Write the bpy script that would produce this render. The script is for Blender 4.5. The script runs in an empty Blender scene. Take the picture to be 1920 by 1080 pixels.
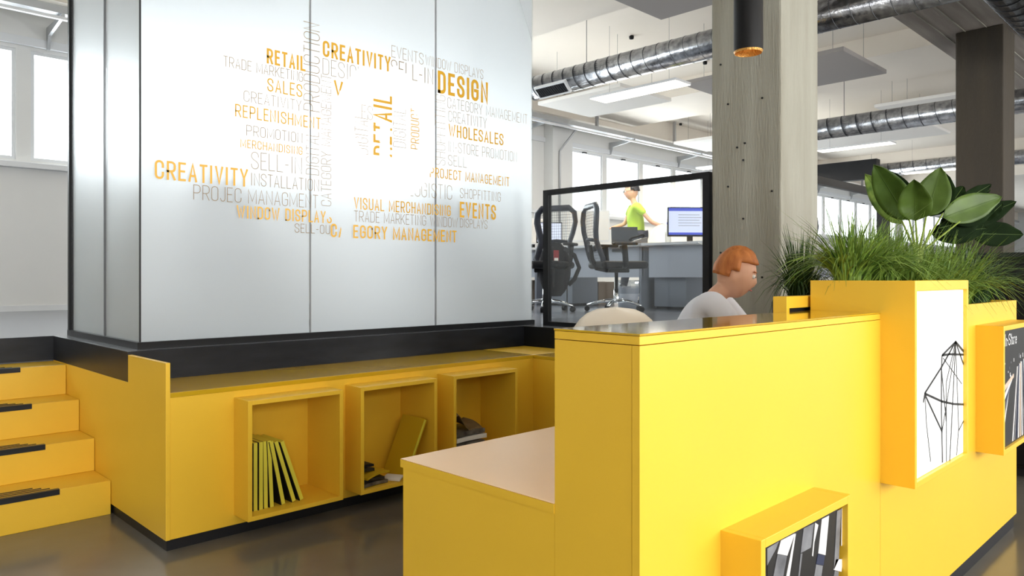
import bpy, bmesh, math, random
from mathutils import Vector, Matrix
random.seed(7)
PI = math.pi
sc = bpy.context.scene
COL = sc.collection

# ---------------------------------------------------------------- camera
F = 1395.0
YAW = math.radians(45.5)
H = 1.2
FW = (math.cos(YAW), math.sin(YAW))       # level viewing direction
RT = (math.sin(YAW), -math.cos(YAW))
cam = bpy.data.cameras.new('camera')
cam.sensor_width = 36.0
cam.lens = 36.0 * F / 1920.0
cam.shift_y = -20.0 / 1920.0
cam.clip_start = 0.05
cam.clip_end = 300
co = bpy.data.objects.new('camera', cam)
COL.objects.link(co)
co.location = (0, 0, H)
co.rotation_euler = (PI / 2, 0, YAW - PI / 2)
sc.camera = co

# ---------------------------------------------------------------- world, light, exposure
w = bpy.data.worlds.new('world'); sc.world = w
w.use_nodes = True
w.node_tree.nodes['Background'].inputs[0].default_value = (0.93, 0.97, 1.0, 1)
w.node_tree.nodes['Background'].inputs[1].default_value = 2.0
sc.view_settings.view_transform = 'Standard'
sc.view_settings.look = 'None'
sc.view_settings.gamma = 1.0
sc.view_settings.use_curve_mapping = False
sc.view_settings.exposure = 0.25


def area(name, loc, rot, sx, sy, power, color=(1, 1, 1)):
    l = bpy.data.lights.new(name, 'AREA'); l.shape = 'RECTANGLE'
    l.size = sx; l.size_y = sy; l.energy = power; l.color = color
    o = bpy.data.objects.new(name, l); COL.objects.link(o)
    o.location = loc; o.rotation_euler = rot
    return o


# daylight through the two long window walls (lights stand outside the glass)
area('daylight_north', (11, 9.9, 3.0), (-PI / 2, 0, 0), 26, 1.6, 1500, (0.93, 0.97, 1.0))
area('daylight_north_far', (34, 9.9, 3.0), (-PI / 2, 0, 0), 20, 1.6, 700, (0.93, 0.97, 1.0))
area('daylight_south', (3.5, -6.3, 2.2), (PI / 2, 0, 0), 19, 3.0, 1080, (1.0, 0.97, 0.92))


def on_y(px, py, y):
    r = (px - 960) / F
    d = y / (FW[1] + r * RT[1])
    return Vector((d * (FW[0] + r * RT[0]), y, H + d * (520 - py) / F))


def on_x(px, py, x):
    r = (px - 960) / F
    d = x / (FW[0] + r * RT[0])
    return Vector((x, d * (FW[1] + r * RT[1]), H + d * (520 - py) / F))


def at_d(px, py, d):
    r = (px - 960) / F
    return Vector((d * (FW[0] + r * RT[0]), d * (FW[1] + r * RT[1]), H + d * (520 - py) / F))


# ---------------------------------------------------------------- materials
def srgb(r, g, b):
    f = lambda c: (c / 255 / 12.92) if c / 255 <= 0.04045 else ((c / 255 + 0.055) / 1.055) ** 2.4
    return (f(r), f(g), f(b), 1)


def mat(name, col, rough=0.5, metal=0.0, noise=0.0, nscale=8.0, bump=0.0, bscale=60.0, coat=0.0, stretch=None,
        col2=None, spec=None):
    m = bpy.data.materials.new(name); m.use_nodes = True
    nt = m.node_tree; b = nt.nodes['Principled BSDF']
    b.inputs['Base Color'].default_value = col
    b.inputs['Roughness'].default_value = rough
    b.inputs['Metallic'].default_value = metal
    if spec is not None: b.inputs['Specular IOR Level'].default_value = spec
    if coat:
        b.inputs['Coat Weight'].default_value = coat
        b.inputs['Coat Roughness'].default_value = 0.06
    tc = nt.nodes.new('ShaderNodeTexCoord')
    mp = nt.nodes.new('ShaderNodeMapping')
    nt.links.new(tc.outputs['Object'], mp.inputs[0])
    if stretch: mp.inputs['Scale'].default_value = stretch
    if noise or col2:
        n = nt.nodes.new('ShaderNodeTexNoise'); n.inputs['Scale'].default_value = nscale
        n.inputs['Detail'].default_value = 6
        nt.links.new(mp.outputs[0], n.inputs['Vector'])
        cr = nt.nodes.new('ShaderNodeValToRGB')
        c2 = col2 if col2 else tuple(c * (1 - noise) for c in col[:3]) + (1,)
        cr.color_ramp.elements[0].color = c2
        cr.color_ramp.elements[1].color = col
        cr.color_ramp.elements[0].position = 0.3; cr.color_ramp.elements[1].position = 0.7
        nt.links.new(n.outputs['Fac'], cr.inputs[0])
        nt.links.new(cr.outputs[0], b.inputs['Base Color'])
    if bump:
        n2 = nt.nodes.new('ShaderNodeTexNoise'); n2.inputs['Scale'].default_value = bscale
        nt.links.new(mp.outputs[0], n2.inputs['Vector'])
        bp = nt.nodes.new('ShaderNodeBump'); bp.inputs['Strength'].default_value = bump
        bp.inputs['Distance'].default_value = 0.01
        nt.links.new(n2.outputs['Fac'], bp.inputs['Height'])
        nt.links.new(bp.outputs[0], b.inputs['Normal'])
    return m


def emis(name, col, s):
    m = bpy.data.materials.new(name); m.use_nodes = True
    b = m.node_tree.nodes['Principled BSDF']
    b.inputs['Base Color'].default_value = col
    b.inputs['Emission Color'].default_value = col
    b.inputs['Emission Strength'].default_value = s
    return m


YELLOW = mat('yellow_laminate', srgb(247, 200, 58), 0.38, noise=0.03, nscale=3, bump=0.01, bscale=300)
YTOP = mat('yellow_gloss_top', srgb(205, 165, 30), 0.09, coat=0.8)
YSEAT = mat('yellow_gloss_seat', srgb(205, 165, 30), 0.22, coat=0.3)
PEACH = mat('pale_worktop', srgb(255, 216, 166), 0.3, noise=0.03, nscale=4)
BLACK = mat('black_metal', srgb(20, 21, 24), 0.4, bump=0.02, spec=0.25)
SLATE = mat('dark_slate_steel', srgb(34, 37, 44), 0.34, noise=0.5, nscale=5, stretch=(1, 1, 4), spec=0.3)
PLINTH = mat('plinth_black', srgb(32, 33, 37), 0.5, spec=0.3)
CONC = mat('concrete', srgb(168, 167, 156), 0.75, nscale=2.2, bump=0.5, bscale=30, stretch=(3, 3, 0.35),
           col2=srgb(146, 143, 130))
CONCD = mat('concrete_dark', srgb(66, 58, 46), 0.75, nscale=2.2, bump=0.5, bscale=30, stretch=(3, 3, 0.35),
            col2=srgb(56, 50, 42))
BEAM = mat('concrete_beam', srgb(165, 158, 150), 0.8, nscale=2, bump=0.4, bscale=20, stretch=(0.4, 4, 1),
           col2=srgb(138, 130, 124))
FLOORM = mat('polished_floor', srgb(118, 115, 108), 0.16, nscale=1.1, col2=srgb(94, 91, 85), bump=0.02, bscale=5)
PLATM = mat('platform_floor', srgb(128, 132, 140), 0.2, nscale=1.5, col2=srgb(112, 116, 124))
WALLM = mat('wall_paint', srgb(226, 226, 224), 0.7, noise=0.03, nscale=2, bump=0.03)
CEILM = mat('ceiling_paint', srgb(246, 238, 226), 0.8, noise=0.02, nscale=2, bump=0.02)
FRAMEW = mat('white_frame', srgb(222, 224, 226), 0.45)
GALV = mat('galvanised_steel', srgb(190, 192, 196), 0.22, metal=1.0, nscale=14, col2=srgb(120, 122, 128), bump=0.25, bscale=24)
RIBM = mat('duct_seam', srgb(90, 92, 96), 0.35, metal=1.0)
TRAYM = mat('tray_steel', srgb(176, 178, 180), 0.4, metal=0.6)
CHROME = mat('chrome', srgb(215, 218, 222), 0.1, metal=1.0)
PANELG = mat('acoustic_grey', srgb(168, 164, 162), 0.95, bump=0.1, bscale=300)
PANELW = mat('acoustic_white', srgb(236, 234, 230), 0.95, bump=0.1, bscale=300)
GOLD = mat('gold_vinyl', srgb(232, 176, 34), 0.4)
THIN = mat('thin_vinyl', srgb(150, 124, 84), 0.5)
SOIL = mat('soil', srgb(52, 40, 30), 0.95, nscale=60, col2=srgb(25, 20, 15), bump=0.8)
GRASS = mat('grass_blade', srgb(142, 168, 70), 0.45, nscale=25, col2=srgb(60, 100, 28))
GRASSD = mat('grass_blade_dark', srgb(62, 96, 40), 0.5, nscale=9, col2=srgb(28, 54, 22))
LEAF = mat('big_leaf', srgb(88, 114, 44), 0.5, nscale=5, col2=srgb(50, 72, 24), spec=0.3)
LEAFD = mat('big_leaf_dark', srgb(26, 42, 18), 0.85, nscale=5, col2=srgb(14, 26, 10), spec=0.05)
STEM = mat('stem_green', srgb(130, 150, 50), 0.5)
GOLDIN = mat('lamp_gold_inner', srgb(230, 175, 95), 0.35, metal=0.6, bump=0.5, bscale=120)
DESKG = mat('desk_grey', srgb(168, 174, 186), 0.45, noise=0.03)
DESKD = mat('desk_grey_dark', srgb(118, 124, 136), 0.5)
DESKT = mat('desk_top', srgb(205, 208, 214), 0.35)
CHAIRB = mat('chair_black', srgb(16, 16, 20), 0.6, bump=0.1, spec=0.2)
CHAIRF = mat('chair_frame_slate', srgb(44, 47, 58), 0.45, spec=0.3)
FABB = mat('black_fabric', srgb(22, 21, 26), 0.9, bump=0.3, bscale=200)
SHELLW = mat('white_shell', srgb(236, 230, 218), 0.35)
SKIN = mat('skin', srgb(224, 172, 142), 0.55, noise=0.05)
HAIRO = mat('hair_ginger', srgb(206, 128, 62), 0.6, nscale=30, col2=srgb(160, 88, 36), stretch=(1, 1, 0.2))
HAIRK = mat('hair_black', srgb(30, 26, 34), 0.55, nscale=30, col2=srgb(14, 12, 16))
SHIRTW = mat('shirt_white', srgb(232, 234, 244), 0.8, bump=0.2, bscale=12)
SHIRTG = mat('shirt_lime', srgb(178, 212, 70), 0.8, bump=0.2, bscale=12)
TROUS = mat('trousers_dark', srgb(40, 44, 60), 0.8)
PAPER = mat('paper_white', srgb(238, 236, 230), 0.6)
BOOKY = mat('book_spine_yellow', srgb(226, 214, 70), 0.5)
BOOKC = mat('book_cover_yellow', srgb(206, 170, 28), 0.4)
BOOKK = mat('book_cover_black', srgb(18, 17, 16), 0.45)
MAGG = mat('magazine_grey', srgb(128, 122, 112), 0.4, nscale=20, col2=srgb(60, 56, 52))
MAGD = mat('magazine_dark', srgb(62, 56, 46), 0.4, nscale=20, col2=srgb(30, 28, 26))
RED = mat('red_print', srgb(140, 30, 36), 0.5)
SCREENP = emis('white_light_box', srgb(250, 250, 250), 0.45)
PRINTK = mat('print_black', srgb(22, 21, 22), 0.4)
PRINTW = mat('print_white', srgb(238, 238, 240), 0.4)
PRINTG = mat('print_grey', srgb(150, 152, 158), 0.4, nscale=14, col2=srgb(90, 92, 98))
PRINTB = mat('print_blue', srgb(38, 48, 78), 0.4)
MON = emis('screen_lit', srgb(196, 204, 230), 0.35)
MONB = emis('screen_bar', srgb(40, 60, 170), 0.6)
WIREP = mat('plastic_bag', srgb(226, 230, 236), 0.2)
CARD = mat('cardboard', srgb(96, 84, 72), 0.8)
TAN = mat('fabric_tan', srgb(120, 98, 60), 0.8)
LAMPW = emis('lamp_diffuser', (1.0, 0.93, 0.82, 1), 4.0)
LAMPR = emis('lamp_warm', (1.0, 0.8, 0.5, 1), 1.0)


def glassy(name, tint=(1, 1, 1, 1), refl=0.08):
    m = bpy.data.materials.new(name); m.use_nodes = True
    nt = m.node_tree; nt.nodes.clear()
    out = nt.nodes.new('ShaderNodeOutputMaterial'); mx = nt.nodes.new('ShaderNodeMixShader')
    tr = nt.nodes.new('ShaderNodeBsdfTransparent'); gl = nt.nodes.new('ShaderNodeBsdfGlossy')
    lw = nt.nodes.new('ShaderNodeLayerWeight'); lw.inputs[0].default_value = 0.25
    mul = nt.nodes.new('ShaderNodeMath'); mul.operation = 'MULTIPLY_ADD'
    mul.inputs[1].default_value = 0.35; mul.inputs[2].default_value = refl * 0.4
    nt.links.new(lw.outputs['Fresnel'], mul.inputs[0])
    tr.inputs[0].default_value = tint; gl.inputs['Roughness'].default_value = 0.02
    nt.links.new(mul.outputs[0], mx.inputs[0]); nt.links.new(tr.outputs[0], mx.inputs[1])
    nt.links.new(gl.outputs[0], mx.inputs[2]); nt.links.new(mx.outputs[0], out.inputs[0])
    return m


SATIN = glassy('satin_glass', (0.98, 0.99, 0.99, 1), 0.04)
SATIN.node_tree.nodes['Glossy BSDF'].inputs['Roughness'].default_value = 0.38
CLEAR = glassy('clear_glass', (0.97, 0.985, 0.985, 1))
BAG = glassy('clear_plastic', (0.8, 0.83, 0.86, 1), 0.3)


def frosted(nm='frosted_film', dif=0.34):
    m = bpy.data.materials.new(nm); m.use_nodes = True
    nt = m.node_tree; nt.nodes.clear()
    out = nt.nodes.new('ShaderNodeOutputMaterial')
    rf = nt.nodes.new('ShaderNodeBsdfRefraction'); rf.inputs['Roughness'].default_value = 0.62
    rf.inputs['IOR'].default_value = 1.4; rf.inputs[0].default_value = (0.27, 0.275, 0.28, 1)
    tl = nt.nodes.new('ShaderNodeBsdfTranslucent'); tl.inputs[0].default_value = (0.96, 0.97, 0.99, 1)
    df = nt.nodes.new('ShaderNodeBsdfDiffuse'); df.inputs[0].default_value = (0.89, 0.94, 1.0, 1)
    a = nt.nodes.new('ShaderNodeMixShader'); a.inputs[0].default_value = 0.45
    b = nt.nodes.new('ShaderNodeMixShader'); b.inputs[0].default_value = dif
    nt.links.new(rf.outputs[0], a.inputs[1]); nt.links.new(tl.outputs[0], a.inputs[2])
    nt.links.new(a.outputs[0], b.inputs[1]); nt.links.new(df.outputs[0], b.inputs[2])
    nt.links.new(b.outputs[0], out.inputs[0])
    return m


FROST = frosted()
FROSTS = frosted('frosted_film_brightened', 0.6)  # whiter copy of the film, stands in for light on the side panes


# ---------------------------------------------------------------- mesh helpers
def root_of(o):
    while o.parent: o = o.parent
    return o


class MB:
    def __init__(s): s.v = []; s.f = []

    def quad(s, pts):
        n = len(s.v); s.v += [tuple(p) for p in pts]; s.f.append(tuple(range(n, n + len(pts)))); return s

    def box(s, x0, x1, y0, y1, z0, z1):
        n = len(s.v)
        s.v += [(x0, y0, z0), (x1, y0, z0), (x1, y1, z0), (x0, y1, z0), (x0, y0, z1), (x1, y0, z1), (x1, y1, z1), (x0, y1, z1)]
        s.f += [tuple(n + i for i in q) for q in ((0, 3, 2, 1), (4, 5, 6, 7), (0, 1, 5, 4), (1, 2, 6, 5), (2, 3, 7, 6), (3, 0, 4, 7))]
        return s

    def obox(s, c, u, v, w):
        """oriented box from centre and three half vectors"""
        c, u, v, w = map(Vector, (c, u, v, w)); n = len(s.v)
        for a, b, d in ((-1, -1, -1), (1, -1, -1), (1, 1, -1), (-1, 1, -1), (-1, -1, 1), (1, -1, 1), (1, 1, 1), (-1, 1, 1)):
            s.v.append(tuple(c + u * a + v * b + w * d))
        s.f += [tuple(n + i for i in q) for q in ((0, 3, 2, 1), (4, 5, 6, 7), (0, 1, 5, 4), (1, 2, 6, 5), (2, 3, 7, 6), (3, 0, 4, 7))]
        return s

    def prism(s, poly, axis, a, b):
        """extrude a polygon: axis 'x' -> poly in (y,z); 'y' -> (x,z); 'z' -> (x,y)"""
        def P(p, t):
            return (t, p[0], p[1]) if axis == 'x' else ((p[0], t, p[1]) if axis == 'y' else (p[0], p[1], t))
        n = len(s.v); k = len(poly)
        s.v += [P(p, a) for p in poly] + [P(p, b) for p in poly]
        s.f.append(tuple(range(n, n + k))); s.f.append(tuple(range(n + 2 * k - 1, n + k - 1, -1)))
        for i in range(k):
            j = (i + 1) % k; s.f.append((n + i, n + j, n + k + j, n + k + i))
        return s

    def tube(s, pts, r, seg=10, closed=False, cap=True, flat=1.0, up=None):
        pts = [Vector(p) for p in pts]; m = len(pts); n = len(s.v)
        rs = r if isinstance(r, (list, tuple)) else [r] * m
        prev = None
        for i, p in enumerate(pts):
            if closed: t = pts[(i + 1) % m] - pts[i - 1]
            else: t = pts[min(i + 1, m - 1)] - pts[max(i - 1, 0)]
            t.normalize()
            if up is not None: a = Vector(up)
            elif prev is not None: a = prev
            else: a = Vector((0, 0, 1)) if abs(t.z) < 0.9 else Vector((1, 0, 0))
            a = (a - t * a.dot(t)); a.normalize(); prev = a
            b = t.cross(a)
            for k in range(seg):
                an = 2 * PI * k / seg
                s.v.append(tuple(p + a * math.cos(an) * rs[i] + b * math.sin(an) * rs[i] * flat))
        for i in range(m if closed else m - 1):
            for k in range(seg):
                j = (i + 1) % m
                s.f.append((n + i * seg + k, n + i * seg + (k + 1) % seg, n + j * seg + (k + 1) % seg, n + j * seg + k))
        if cap and not closed:
            s.f.append(tuple(n + k for k in range(seg))[::-1])
            s.f.append(tuple(n + (m - 1) * seg + k for k in range(seg)))
        return s

    def lathe(s, prof, c=(0, 0), seg=24):
        """prof: [(r,z)...] about a vertical axis at c"""
        n = len(s.v); m = len(prof)
        for r, z in prof:
            for k in range(seg):
                an = 2 * PI * k / seg; s.v.append((c[0] + r * math.cos(an), c[1] + r * math.sin(an), z))
        for i in range(m - 1):
            for k in range(seg):
                s.f.append((n + i * seg + k, n + i * seg + (k + 1) % seg, n + (i + 1) * seg + (k + 1) % seg, n + (i + 1) * seg + k))
        return s

    def grid(s, fn, nu, nv):
        n = len(s.v)
        for i in range(nu + 1):
            for j in range(nv + 1): s.v.append(tuple(fn(i / nu, j / nv)))
        for i in range(nu):
            for j in range(nv):
                a = n + i * (nv + 1) + j; s.f.append((a, a + nv + 1, a + nv + 2, a + 1))
        return s

    def build(s, name, m, parent=None, bevel=0.0, smooth=False, solid=0.0, sub=0, local=False):
        off = Vector((0, 0, 0))
        if parent is not None and not local:
            off = root_of(parent).location
        me = bpy.data.meshes.new(name)
        me.from_pydata([tuple(Vector(v) - off) for v in s.v], [], s.f)
        me.materials.append(m)
        bm = bmesh.new(); bm.from_mesh(me)
        bmesh.ops.recalc_face_normals(bm, faces=bm.faces); bm.to_mesh(me); bm.free()
        if smooth: me.polygons.foreach_set('use_smooth', [True] * len(me.polygons))
        o = bpy.data.objects.new(name, me); COL.objects.link(o)
        if parent is not None: o.parent = parent
        if solid:
            md = o.modifiers.new('solid', 'SOLIDIFY'); md.thickness = solid; md.offset = 0
        if sub:
            md = o.modifiers.new('sub', 'SUBSURF'); md.levels = sub; md.render_levels = sub
        if bevel:
            md = o.modifiers.new('bevel', 'BEVEL'); md.width = bevel; md.segments = 2; md.limit_method = 'ANGLE'
            md.angle_limit = math.radians(50)
        return o


def tag(o, label=None, cat=None, group=None, kind=None):
    if label: o['label'] = label
    if cat: o['category'] = cat
    if group: o['group'] = group
    if kind: o['kind'] = kind
    return o


def thing(name, loc, label, cat, group=None, rz=0):
    o = bpy.data.objects.new(name, None); COL.objects.link(o)
    o.empty_display_size = 0.1
    o.location = loc; o.rotation_euler = (0, 0, rz)
    return tag(o, label, cat, group)


def struct(mb, name, m, **k):
    o = mb.build(name, m, **k); o['kind'] = 'structure'; return o


def dup(root, loc, rz=None, label=None, group=None):
    def cp(o, par):
        c = o.copy(); COL.objects.link(c)
        if par: c.parent = par
        for ch in list(o.children): cp(ch, c)
        return c
    r = cp(root, None); r.location = loc
    if rz is not None: r.rotation_euler = (0, 0, rz)
    if label: r['label'] = label
    if group: r['group'] = group
    return r


def holed(mb, x0, x1, z0, z1, holes, y0, y1):
    """a slab in the xz plane with rectangular holes [(hx0,hx1,hz0,hz1)]"""
    xs = sorted({x0, x1} | {h[0] for h in holes} | {h[1] for h in holes})
    for a, b in zip(xs, xs[1:]):
        segs = [(z0, z1)]
        for h in holes:
            if h[0] <= a and h[1] >= b:
                n = []
                for s0, s1 in segs:
                    if h[2] > s0: n.append((s0, min(s1, h[2])))
                    if h[3] < s1: n.append((max(s0, h[3]), s1))
                segs = n
        for s0, s1 in segs:
            if s1 - s0 > 1e-4: mb.box(a, b, y0, y1, s0, s1)
    return mb


def frame_ring(mb, x0, x1, z0, z1, y0, y1, t):
    mb.box(x0, x0 + t, y0, y1, z0, z1); mb.box(x1 - t, x1, y0, y1, z0, z1)
    mb.box(x0 + t, x1 - t, y0, y1, z0, z0 + t); mb.box(x0 + t, x1 - t, y0, y1, z1 - t, z1)
    return mb


# ================================================================ ROOM
PZ = 0.84           # height of the raised floor
YW = 9.3            # window wall
struct(MB().box(-4, 45, -6, 10, -0.2, 0), 'floor', FLOORM)
pl = MB()
pl.prism([(-4, 5.26), (1.215, 5.26), (1.215, 3.88), (3.94, 3.88), (3.94, 1.9), (45, 1.9), (45, 9.3), (-4, 9.3)], 'z', 0.001, PZ)
struct(pl, 'platform', PLATM)
struct(MB().box(-4, 45, -6, 10, 4.5, 4.7), 'ceiling', CEILM)
for x0, x1 in ((0.5, 1.9), (5.4, 6.75), (10.66, 12.2), (15.8, 17.3), (20.9, 22.4), (26, 27.5)):
    struct(MB().box(x0, x1, 2.71, 9.0, 4.22, 4.5), 'ceiling_soffit', CEILM)
# main concrete beams running along the hall
struct(MB().box(-4, 45, 1.72, 2.71, 3.88, 4.5), 'ceiling_beam', BEAM)
struct(MB().box(-4, 45, 8.98, 9.3, 4.12, 4.5), 'ceiling_beam', CEILM)
# thin board joints of the beam shuttering
jb = MB()
for yy in (1.92, 2.12, 2.32, 2.52): jb.box(-4, 45, yy - 0.004, yy + 0.004, 3.872, 3.8805)
struct(jb, 'trim_1', CONC)

# walls
ZT = 4.5
win = []
x = 0.675 - 1.235 * 3
while x < 9.0:
    if not (8.6 < x < 9.9): win.append((x, min(x + 1.1, 9.9)))
    x += 1.235
win.append((8.95, 9.95)) if win[-1][1] < 8.9 else None
x = 10.56
k = 0
while x < 42:
    win.append((x, x + 1.1)); k += 1
    x += 1.235 if k % 7 else 1.8
WZ0, WZ1 = 2.45, 3.63
wl = MB()
holed(wl, -4, 45, 0.0, ZT, [(a, b, WZ0, WZ1) for a, b in win], YW, YW + 0.3)
struct(wl, 'wall_left', WALLM)
for i, (a, b) in enumerate(win):
    r = bpy.data.objects.new('window_%d' % (i + 1), None); COL.objects.link(r); r.location = (a, YW, WZ0); r['kind'] = 'structure'
    fr = MB(); frame_ring(fr, a, b, WZ0, WZ1, YW + 0.02, YW + 0.1, 0.035)
    fr.build('window_frame', FRAMEW, r)
    MB().box(a + 0.035, b - 0.035, YW + 0.055, YW + 0.065, WZ0 + 0.035, WZ1 - 0.035).build('pane', CLEAR, r)
    MB().box(a + 0.5, b - 0.5, YW - 0.02, YW + 0.03, WZ1 - 0.03, WZ1 - 0.005).build('window_catch', BLACK, r)
struct(MB().box(-4, 45, YW - 0.09, YW, WZ0 - 0.09, WZ0 - 0.03), 'trim_2', FRAMEW, bevel=0.004)       # sill
struct(MB().box(-4, 45, YW - 0.04, YW, WZ1 + 0.04, WZ1 + 0.13), 'trim_3', FRAMEW, bevel=0.004)       # head rail
struct(MB().box(-4, 45, YW - 0.02, YW, PZ, PZ + 0.06), 'baseboard_left', FRAMEW)
struct(MB().box(9.96, 10.5, YW - 0.22, YW, PZ, 4.12), 'wall_pillar', WALLM)
struct(MB().box(19.0, 19.5, YW - 0.22, YW, PZ, 4.12), 'wall_pillar', WALLM)
struct(MB().box(-4.3, -4, -6, 10, 0, ZT), 'wall_front', WALLM)
wb = MB()
wb.box(45, 45.3, -6, 10, 0, ZT)
struct(wb, 'wall_back', WALLM)
swin = [(-3.5 + i * 2.7, -1.1 + i * 2.7) for i in range(6)] + [(14 + i * 2.7, 16.4 + i * 2.7) for i in range(10)]
ws = MB()
holed(ws, -4, 45, 0, ZT, [(a, b, 0.8, 3.7) for a, b in swin], -5.3, -5)
struct(ws, 'wall_right', WALLM)
for i, (a, b) in enumerate(swin):
    r = bpy.data.objects.new('window_%d' % (i + 60), None); COL.objects.link(r); r.location = (a, -5, 0.8); r['kind'] = 'structure'
    fr = MB(); frame_ring(fr, a, b, 0.8, 3.7, -5.2, -5.1, 0.06); fr.box((a + b) / 2 - 0.03, (a + b) / 2 + 0.03, -5.2, -5.1, 0.86, 3.64)
    fr.build('window_frame', FRAMEW, r)

# columns
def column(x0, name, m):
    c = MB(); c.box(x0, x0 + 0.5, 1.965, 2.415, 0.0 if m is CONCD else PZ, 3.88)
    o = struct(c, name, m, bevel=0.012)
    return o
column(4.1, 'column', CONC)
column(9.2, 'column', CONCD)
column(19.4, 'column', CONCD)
# ragged board marks and tie holes of the near column
tie = MB()
for yy, zz in ((2.19, 2.0), (2.24, 1.98), (2.2, 1.9), (2.35, 1.35), (2.02, 1.7), (2.12, 2.6), (2.35, 2.5), (2.3, 2.25), (2.3, 1.75), (2.08, 2.25), (2.08, 1.2), (2.2, 1.55), (2.25, 2.75)):
    tie.tube([(4.094, yy, zz), (4.101, yy, zz)], 0.006, 8)
struct(tie, 'trim_4', PLINTH)

# black edge band of the raised floor (trim)
struct(MB().box(1.195, 1.215, 3.862, 5.26, 0.694, PZ), 'trim_5', SLATE)
struct(MB().box(1.215, 3.94, 3.862, 3.882, 0.694, PZ), 'trim_6', SLATE)
struct(MB().box(3.92, 3.94, 1.88, 3.862, 0.694, PZ).box(3.94, 9, 1.88, 1.9, 0.0, PZ), 'trim_7', BLACK)
struct(MB().box(-4, 1.195, 5.24, 5.262, 0.694, PZ), 'trim_8', SLATE)
struct(MB().box(-4, -0.9, 5.24, 5.262, 0, 0.694), 'trim_9', YELLOW)

# ================================================================ GLASS ENCLOSURE
GX0, GX1, GY0, GY1, GZ1 = 1.28, 4.12, 3.96, 5.22, 4.2
g = thing('glass_enclosure', (1.28, 3.96, PZ), 'tall frosted glass enclosure on the black edged platform, printed with a cloud of gold words', 'glass booth')
MB().box(GX0 - 0.015, GX1, GY0 - 0.015, GY0 + 0.03, PZ, PZ + 0.035).box(GX0 - 0.015, GX0 + 0.03, GY0 + 0.0301, GY1 - 0.0301, PZ, PZ + 0.035).box(
    GX1 - 0.03, GX1, GY0 + 0.0301, GY1 - 0.0301, PZ, PZ + 0.035).box(GX0 - 0.015, GX1, GY1 - 0.03, GY1, PZ, PZ + 0.035).build('base_rail', BLACK, g)
fx = [GX0, 2.228, 3.171, GX1]
gap = 0.004
for a, b in zip(fx, fx[1:]):
    p = MB().box(a + gap / 2, b - gap / 2, GY0, GY0 + 0.01, PZ + 0.03, GZ1).build('glass_panel', SATIN, g)
    MB().quad([(a + gap, GY0 + 0.012, PZ + 0.03), (b - gap, GY0 + 0.012, PZ + 0.03), (b - gap, GY0 + 0.012, GZ1), (a + gap, GY0 + 0.012, GZ1)]).build('frosted_film', FROST, p)
for a, b in ((GY0 + 0.01, 4.536), (4.536, GY1 - 0.03)):
    p = MB().box(GX0, GX0 + 0.01, a + gap / 2, b - gap / 2, PZ + 0.03, GZ1).build('glass_panel', SATIN, g)
    MB().quad([(GX0 + 0.012, a + gap, PZ + 0.03), (GX0 + 0.012, b - gap, PZ + 0.03), (GX0 + 0.012, b - gap, GZ1), (GX0 + 0.012, a + gap, GZ1)]).build('frosted_film', FROSTS, p)
for a, b in ((GY0 + 0.01, 4.6), (4.6, GY1 - 0.03)):
    p = MB().box(GX1 - 0.01, GX1, a + gap / 2, b - gap / 2, PZ + 0.03, GZ1).build('glass_panel', SATIN, g)
MB().box(GX0 - 0.012, GX0 + 0.02, GY1 - 0.03, GY1, PZ, GZ1).build('corner_post', BLACK, g)
MB().box(GX1 - 0.012, GX1 + 0.004, GY1 - 0.03, GY1, PZ, GZ1).build('corner_post', BLACK, g)
MB().box(GX0 - 0.002, GX0 + 0.006, GY0 - 0.002, GY0 + 0.004, PZ + 0.03, GZ1).build('edge_seam', PLINTH, g)
for xx in fx[1:3]:
    MB().box(xx - 0.0022, xx + 0.0022, GY0 - 0.001, GY0 + 0.011, PZ + 0.03, GZ1).build('panel_joint', mat('joint_grey', srgb(150, 152, 156), 0.6), g)
MB().box(GX0 - 0.002, GX0 + 0.011, 4.534, 4.538, PZ + 0.03, GZ1).build('panel_joint', mat('joint_grey', srgb(150, 152, 156), 0.6), g)
MB().box(GX0, GX1, GY0, GY0 + 0.03, GZ1, GZ1 + 0.04).box(GX0, GX0 + 0.03, GY0, GY1, GZ1, GZ1 + 0.04).box(GX0, GX1, GY1 - 0.03, GY1, GZ1, GZ1 + 0.04).build('top_rail', BLACK, g)

gl_ = thing('fill_globe', (2.7, 4.68, 2.2), 'round white fill lamp added behind the frosted glass to brighten it', 'lamp')  # unseen globe added inside the booth so the frosted panes glow
MB().lathe([(0.001, 2.0)] + [(0.2 * math.sin(k * PI / 12), 2.2 - 0.2 * math.cos(k * PI / 12)) for k in range(1, 12)] + [(0.001, 2.4)], (2.7, 4.68), 24).build('globe', emis('globe_glow', (1, 0.98, 0.95, 1), 6.0), gl_, smooth=True)
MB().tube([(2.7, 4.68, 2.39), (2.7, 4.68, 4.5)], 0.006, 8).build('cable', BLACK, gl_)

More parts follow.
